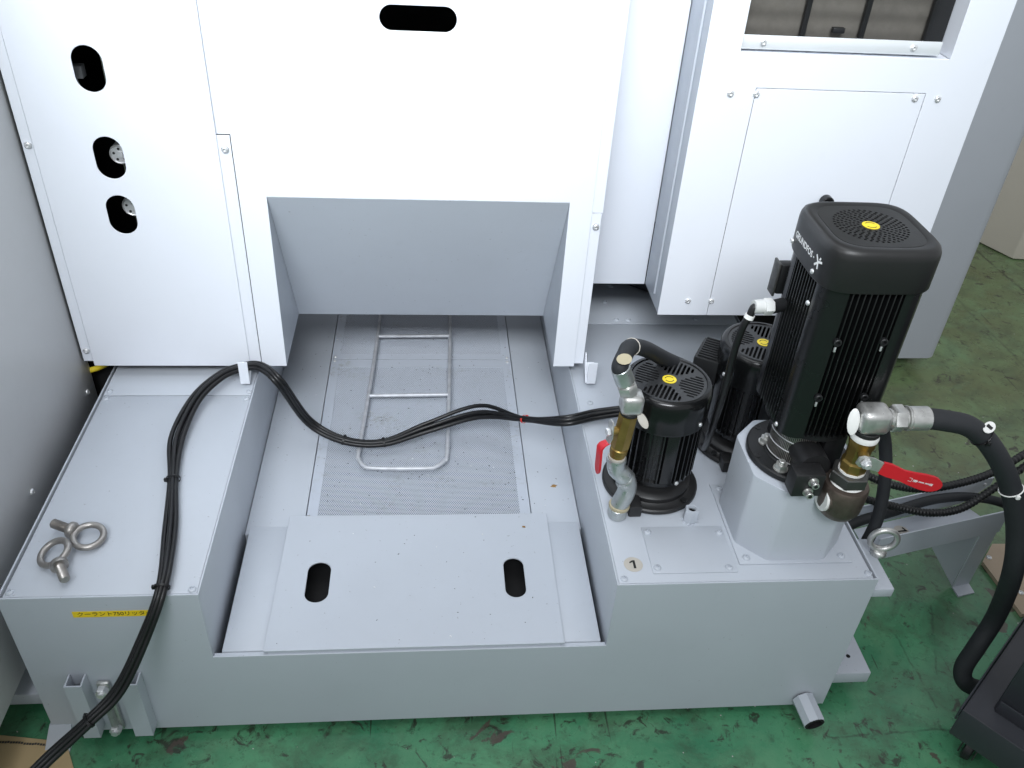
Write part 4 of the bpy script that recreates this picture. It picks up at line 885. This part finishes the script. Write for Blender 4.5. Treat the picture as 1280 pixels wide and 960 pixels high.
# ================================================================== stand bracket at the right, conduits and hoses
zt, zl = .215, .150
fa, fb = onz(1118, 669, zt), onz(1262, 637, zt); ra, rb = onz(1076, 634, zt), onz(1243, 597, zt)
SB = thing('channel_stand', 'pale grey sheet metal channel on a folded leg beside tank', 'stand', (fb.x, fb.y, FZ)); sl = Vector(SB.location)
fa = fb + (fa - fb) * 1.12
def slab(bm, quad, t):
    n = (quad[1] - quad[0]).cross(quad[2] - quad[1]).normalized() * t; A = [bm.verts.new(Vector(q) - sl) for q in quad]; B = [bm.verts.new(Vector(q) - sl + n) for q in quad]; k = len(quad)
    bm.faces.new(A[::-1]); bm.faces.new(B)
    for i in range(k): bm.faces.new((A[i], A[(i + 1) % k], B[(i + 1) % k], B[i]))
    return bm
dn = Vector((0, 0, zl - zt))
obj('front_flange', slab(bmesh.new(), [fa + dn, fb + dn, fb, fa], .003), 'tank_paint', SB, smooth=None)
rn = rb - (rb - ra) * .18
obj('rear_flange', slab(bmesh.new(), [ra, rb, rb + dn * .35, rn + dn, ra + dn], .003), 'tank_paint', SB, smooth=None)
obj('channel_floor', slab(bmesh.new(), [fa + dn + Vector((0, .004, .001)), fb + dn + Vector((0, .004, .001)), rn + dn + Vector((0, -.006, .001)), ra + dn + Vector((0, -.006, .001))], .003), 'tank_paint', SB, smooth=None)
e = (fb - fa).normalized(); g0 = fb + dn
l0_, l1_ = g0 - e * .052, g0 - e * .006; fz = Vector((0, 0, FZ + .004 - g0.z))
obj('leg_plate', slab(bmesh.new(), [l0_ + fz, l1_ + fz, l1_, l0_], .003), 'tank_paint', SB, smooth=None)
bk = Vector((-e.y, e.x, 0)) * .12
obj('leg_gusset', slab(bmesh.new(), [l0_ + fz + Vector((0, .004, 0)), l0_ + Vector((0, .004, -.002)), l0_ - e * .125 + Vector((0, .030, -.002))], .003), 'tank_paint', SB, smooth=None)
obj('leg_foot', slab(bmesh.new(), [l0_ + fz - Vector((0, .030, .004)), l1_ + fz - Vector((0, .030, .004)), l1_ + fz - Vector((0, 0, .004)), l0_ + fz - Vector((0, 0, .004))], .004), 'tank_paint', SB, smooth=None)
q = rb - (rb - ra).normalized() * .02 + dn * .25 - sl; screw(q, SB, SC_S, (pi / 2, 0, 0))
q = onz(1127, 664, zl + .006) - sl; bm = bmesh.new(); lathe(bm, [(0, 0), (.0165, 0), (.0165, .0005), (0, .0005)], 30, Matrix.Translation(q)); st = obj('number_sticker', bm, 'sticker_beige', SB)
me = text_mesh('7', .028, bold=.0005); me.transform(Matrix.Rotation(rad(-60), 4, 'Z')); lay(me, q + Vector((0, 0, .0010)), X, Y_); obj('digit', me, 'ink_black', st)

def conduit(name, lab, cat, pts, r, mat, ribs=False, group=None):
    sp_ = spline(pts, 40 if ribs else 8); t = thing(name, lab, cat, pts[0], group)
    rad_ = [r * (1.0 if (i // 2) % 2 else .86) for i in range(len(sp_))] if ribs else r
    obj('tube_wall', tube(bmesh.new(), rel(sp_, t), rad_, 12), mat, t, smooth=True if not ribs else 60); return t
gp_ = 'hoses and conduits behind the tall pump'
conduit('corrugated_conduit', 'ribbed black conduit passing under the red lever tip', 'conduit', [onz(1020, 560, .40), onz(1075, 590, .34), onz(1115, 606, .32), onz(1155, 611, .31), onz(1200, 604, .31), onz(1242, 590, .32), onz(1285, 565, .33), onz(1330, 540, .34)], .0085, 'black_satin', True, gp_)
conduit('corrugated_conduit', 'ribbed black conduit sagging across the channel stand', 'conduit', [onz(1030, 600, .34), onz(1078, 622, .29), onz(1118, 633, .262), onz(1160, 641, .252), onz(1200, 636, .255), onz(1240, 612, .28), onz(1285, 580, .31), onz(1330, 548, .33)], .0085, 'black_satin', True, gp_)
conduit('return_hose', 'flat lying black hose inside the channel stand', 'hose', [onz(1040, 668, .27), onz(1075, 651, .255), onz(1115, 640, .235), onz(1160, 626, .205), onz(1200, 621, .190), onz(1240, 625, .185), onz(1275, 638, .17), onz(1320, 660, .14)], .0105, 'hose_rubber', False, gp_)
conduit('drop_hose', 'black hose dropping behind the ball valve and upright eye bolt', 'hose', [ony(1096, 510, .20), ony(1106, 552, .19), ony(1106, 600, .17), ony(1097, 648, .15), ony(1080, 684, .13), ony(1068, 715, .12)], .0115, 'hose_rubber', False, gp_)
conduit('suction_hose', 'thick black hose in the dark gap under white cabinet', 'hose', [(1.06, 1.13, .409), (1.16, 1.05, .409), (1.26, .97, .409), (1.36, .91, .409), (1.46, .88, .409), (1.56, .87, .409), (1.66, .88, .40)], .042, 'hose_rubber')
conduit('yellow_cable', 'short piece of yellow cable in gap beside grey cabinet', 'cable', [onz(112, 463, .36), onz(122, 460, .36), onz(131, 456, .36), onz(142, 450, .36)], .006, 'yellow_mark')
# floor board, cardboard
def flat_thing(name, lab, cat, pts, t, mat):
    c = sum((Vector(p) for p in pts), Vector()) / len(pts); bm = bmesh.new(); A = [bm.verts.new((p[0] - c.x, p[1] - c.y, .0015)) for p in pts]; B = [bm.verts.new((p[0] - c.x, p[1] - c.y, t)) for p in pts]; k = len(pts)
    bm.faces.new(A[::-1]); bm.faces.new(B)
    for i in range(k): bm.faces.new((A[i], A[(i + 1) % k], B[(i + 1) % k], B[i]))
    o = obj(name, bm, mat, None, loc=(c.x, c.y, FZ), smooth=None); return tag(o, lab, cat)
fb_ = flat_thing('floor_board', 'tan board lying on the green floor behind thick hose', 'board', [onz(1238, 684, FZ), onz(1226, 706, FZ), onz(1275, 772, FZ), onz(1340, 770, FZ), onz(1340, 684, FZ)], .012, 'beige_board')
for p in ((1236, 697), (1276, 741)):
    q = onz(*p, FZ + .012); screw((q.x - fb_.location.x, q.y - fb_.location.y, .012), fb_, SC_M)
e_ = [onz(-60, 921, FZ), onz(0, 921, FZ), onz(30, 924, FZ), onz(58, 927, FZ), onz(76, 928, FZ), onz(84, 930, FZ), onz(88, 945, FZ), onz(94, 966, FZ), onz(98, 1000, FZ), onz(-60, 1000, FZ)]
cb_ = flat_thing('cardboard_sheet', 'torn tan cardboard sheet on floor under the cables', 'cardboard', e_, .006, 'cardboard')
bm = bmesh.new()
for i in range(30):
    p = onz(-20 + i * 3.4, 925.5 + i * .22 + random.uniform(-.6, .6), FZ + .007) - Vector(cb_.location); box(bm, p.x - .0022, p.x + .0016, p.y - .002, p.y + .002, .0055, .0066)
tag(obj('torn_edge', bm, 'dark_iron', cb_), kind='stuff')
# ================================================================== dark cart
zc = .125
A0, A1, A2 = onz(1200, 885, zc), onz(1280, 770, zc), onz(1242, 957, zc)
u = (A1 - A0).normalized(); v_ = (A2 - A0); v_ = (v_ - u * v_.dot(u)).normalized()
CT_ = thing('tool_cart', 'dark steel cart with raised rim and black castor', 'cart', (A0.x, A0.y, FZ), None, (0, 0, math.atan2(u.y, u.x)))
vs_ = 1 if Vector((-u.y, u.x)).dot(Vector((v_.x, v_.y))) > 0 else -1
def cb2(name, x0, x1, y0, y1, z0, z1, mat='cart_paint', bev=.002):
    ys = sorted((vs_ * y0, vs_ * y1)); return obj(name, bx(x0, x1, ys[0], ys[1], z0, z1, bev=bev), mat, CT_)
k = -FZ
cb2('rim', 0, .62, 0, .004, .092 + k, zc + k); cb2('rim', 0, .004, .0045, .50, .052 + k, zc + k); cb2('deck', .0045, .62, .0045, .50, .116 + k, .120 + k)
cb2('cart_body', .050, .62, .042, .50, .1205 + k, .62 + k, 'cart_paint', .003); cb2('body_flange', .046, .0496, .046, .50, .1205 + k, .150 + k, 'cart_paint', .001)
wc = Vector((.045, vs_ * .045, .026)); bm = bmesh.new(); F = frame(wc - Vector((.0, .009, 0)), (0, 1, 0)); lathe(bm, [(0, 0), (.020, 0), (.0255, .003), (.0258, .009), (.0255, .015), (.020, .018), (0, .018)], 32, F); obj('castor_wheel', bm, 'black_satin', CT_)
cb2('castor_fork', .030, .062, .030, .033, .012, .115, 'dark_iron', .001); cb2('castor_fork', .030, .062, .057, .060, .012, .115, 'dark_iron', .001)
# ================================================================== swarf and crumbs
def crumbs(name, lab, n, gen, mat, s0, s1, seed):
    rr = random.Random(seed); bm = bmesh.new()
    for _ in range(n):
        x, y, z = gen(rr); s = rr.uniform(s0, s1); a = rr.uniform(0, 2 * pi); l = s * rr.uniform(1, 2.4)
        vs = [bm.verts.new((x + cos(a + t) * (l if i % 2 == 0 else s), y + sin(a + t) * (l if i % 2 == 0 else s), z + (.0002 if i < 3 else s * .5))) for i, t in enumerate((0, 1.4, pi, 4.5))]
        try: bm.faces.new(vs)
        except ValueError: pass
        ap = bm.verts.new((x, y, z + s * .6))
        for i in range(4): bm.faces.new((vs[i], vs[(i + 1) % 4], ap))
    o = obj(name, bm, mat, smooth=None); return tag(o, lab, 'swarf', None, 'stuff')
def g_screen(r): return (r.uniform(.43, .885), min(1.2, .34 + abs(r.gauss(0, .35))) if r.random() < .6 else r.uniform(.34, 1.1), .1893)
def g_recess(r):
    if r.random() < .45: return (r.uniform(.395, .915), r.uniform(.01, .32), .2107)
    return ((r.uniform(.315, .42) if r.random() < .5 else r.uniform(.895, .985)), r.uniform(.31, 1.1), .1897)
crumbs('metal_swarf', 'tiny dark metal chips scattered over the strainer screen', 260, g_screen, 'chip_dark', .0006, .0014, 1)
crumbs('dark_crumbs', 'tiny dark crumbs on the cover plate and floor strips', 70, g_recess, 'chip_dark', .0005, .0012, 2)
crumbs('bright_chips', 'tiny shiny metal chips in the tank recess', 35, lambda r: g_screen(r) if r.random() < .5 else g_recess(r), 'steel_bright', .0008, .0018, 3)
crumbs('rust_chips', 'small ochre flakes on the cover plate and floor strip', 3, lambda r: r.choice(((.868, .288, .2107), (.94, .42, .1897), (.948, .43, .1897))), 'chip_rust', .0030, .0045, 5)
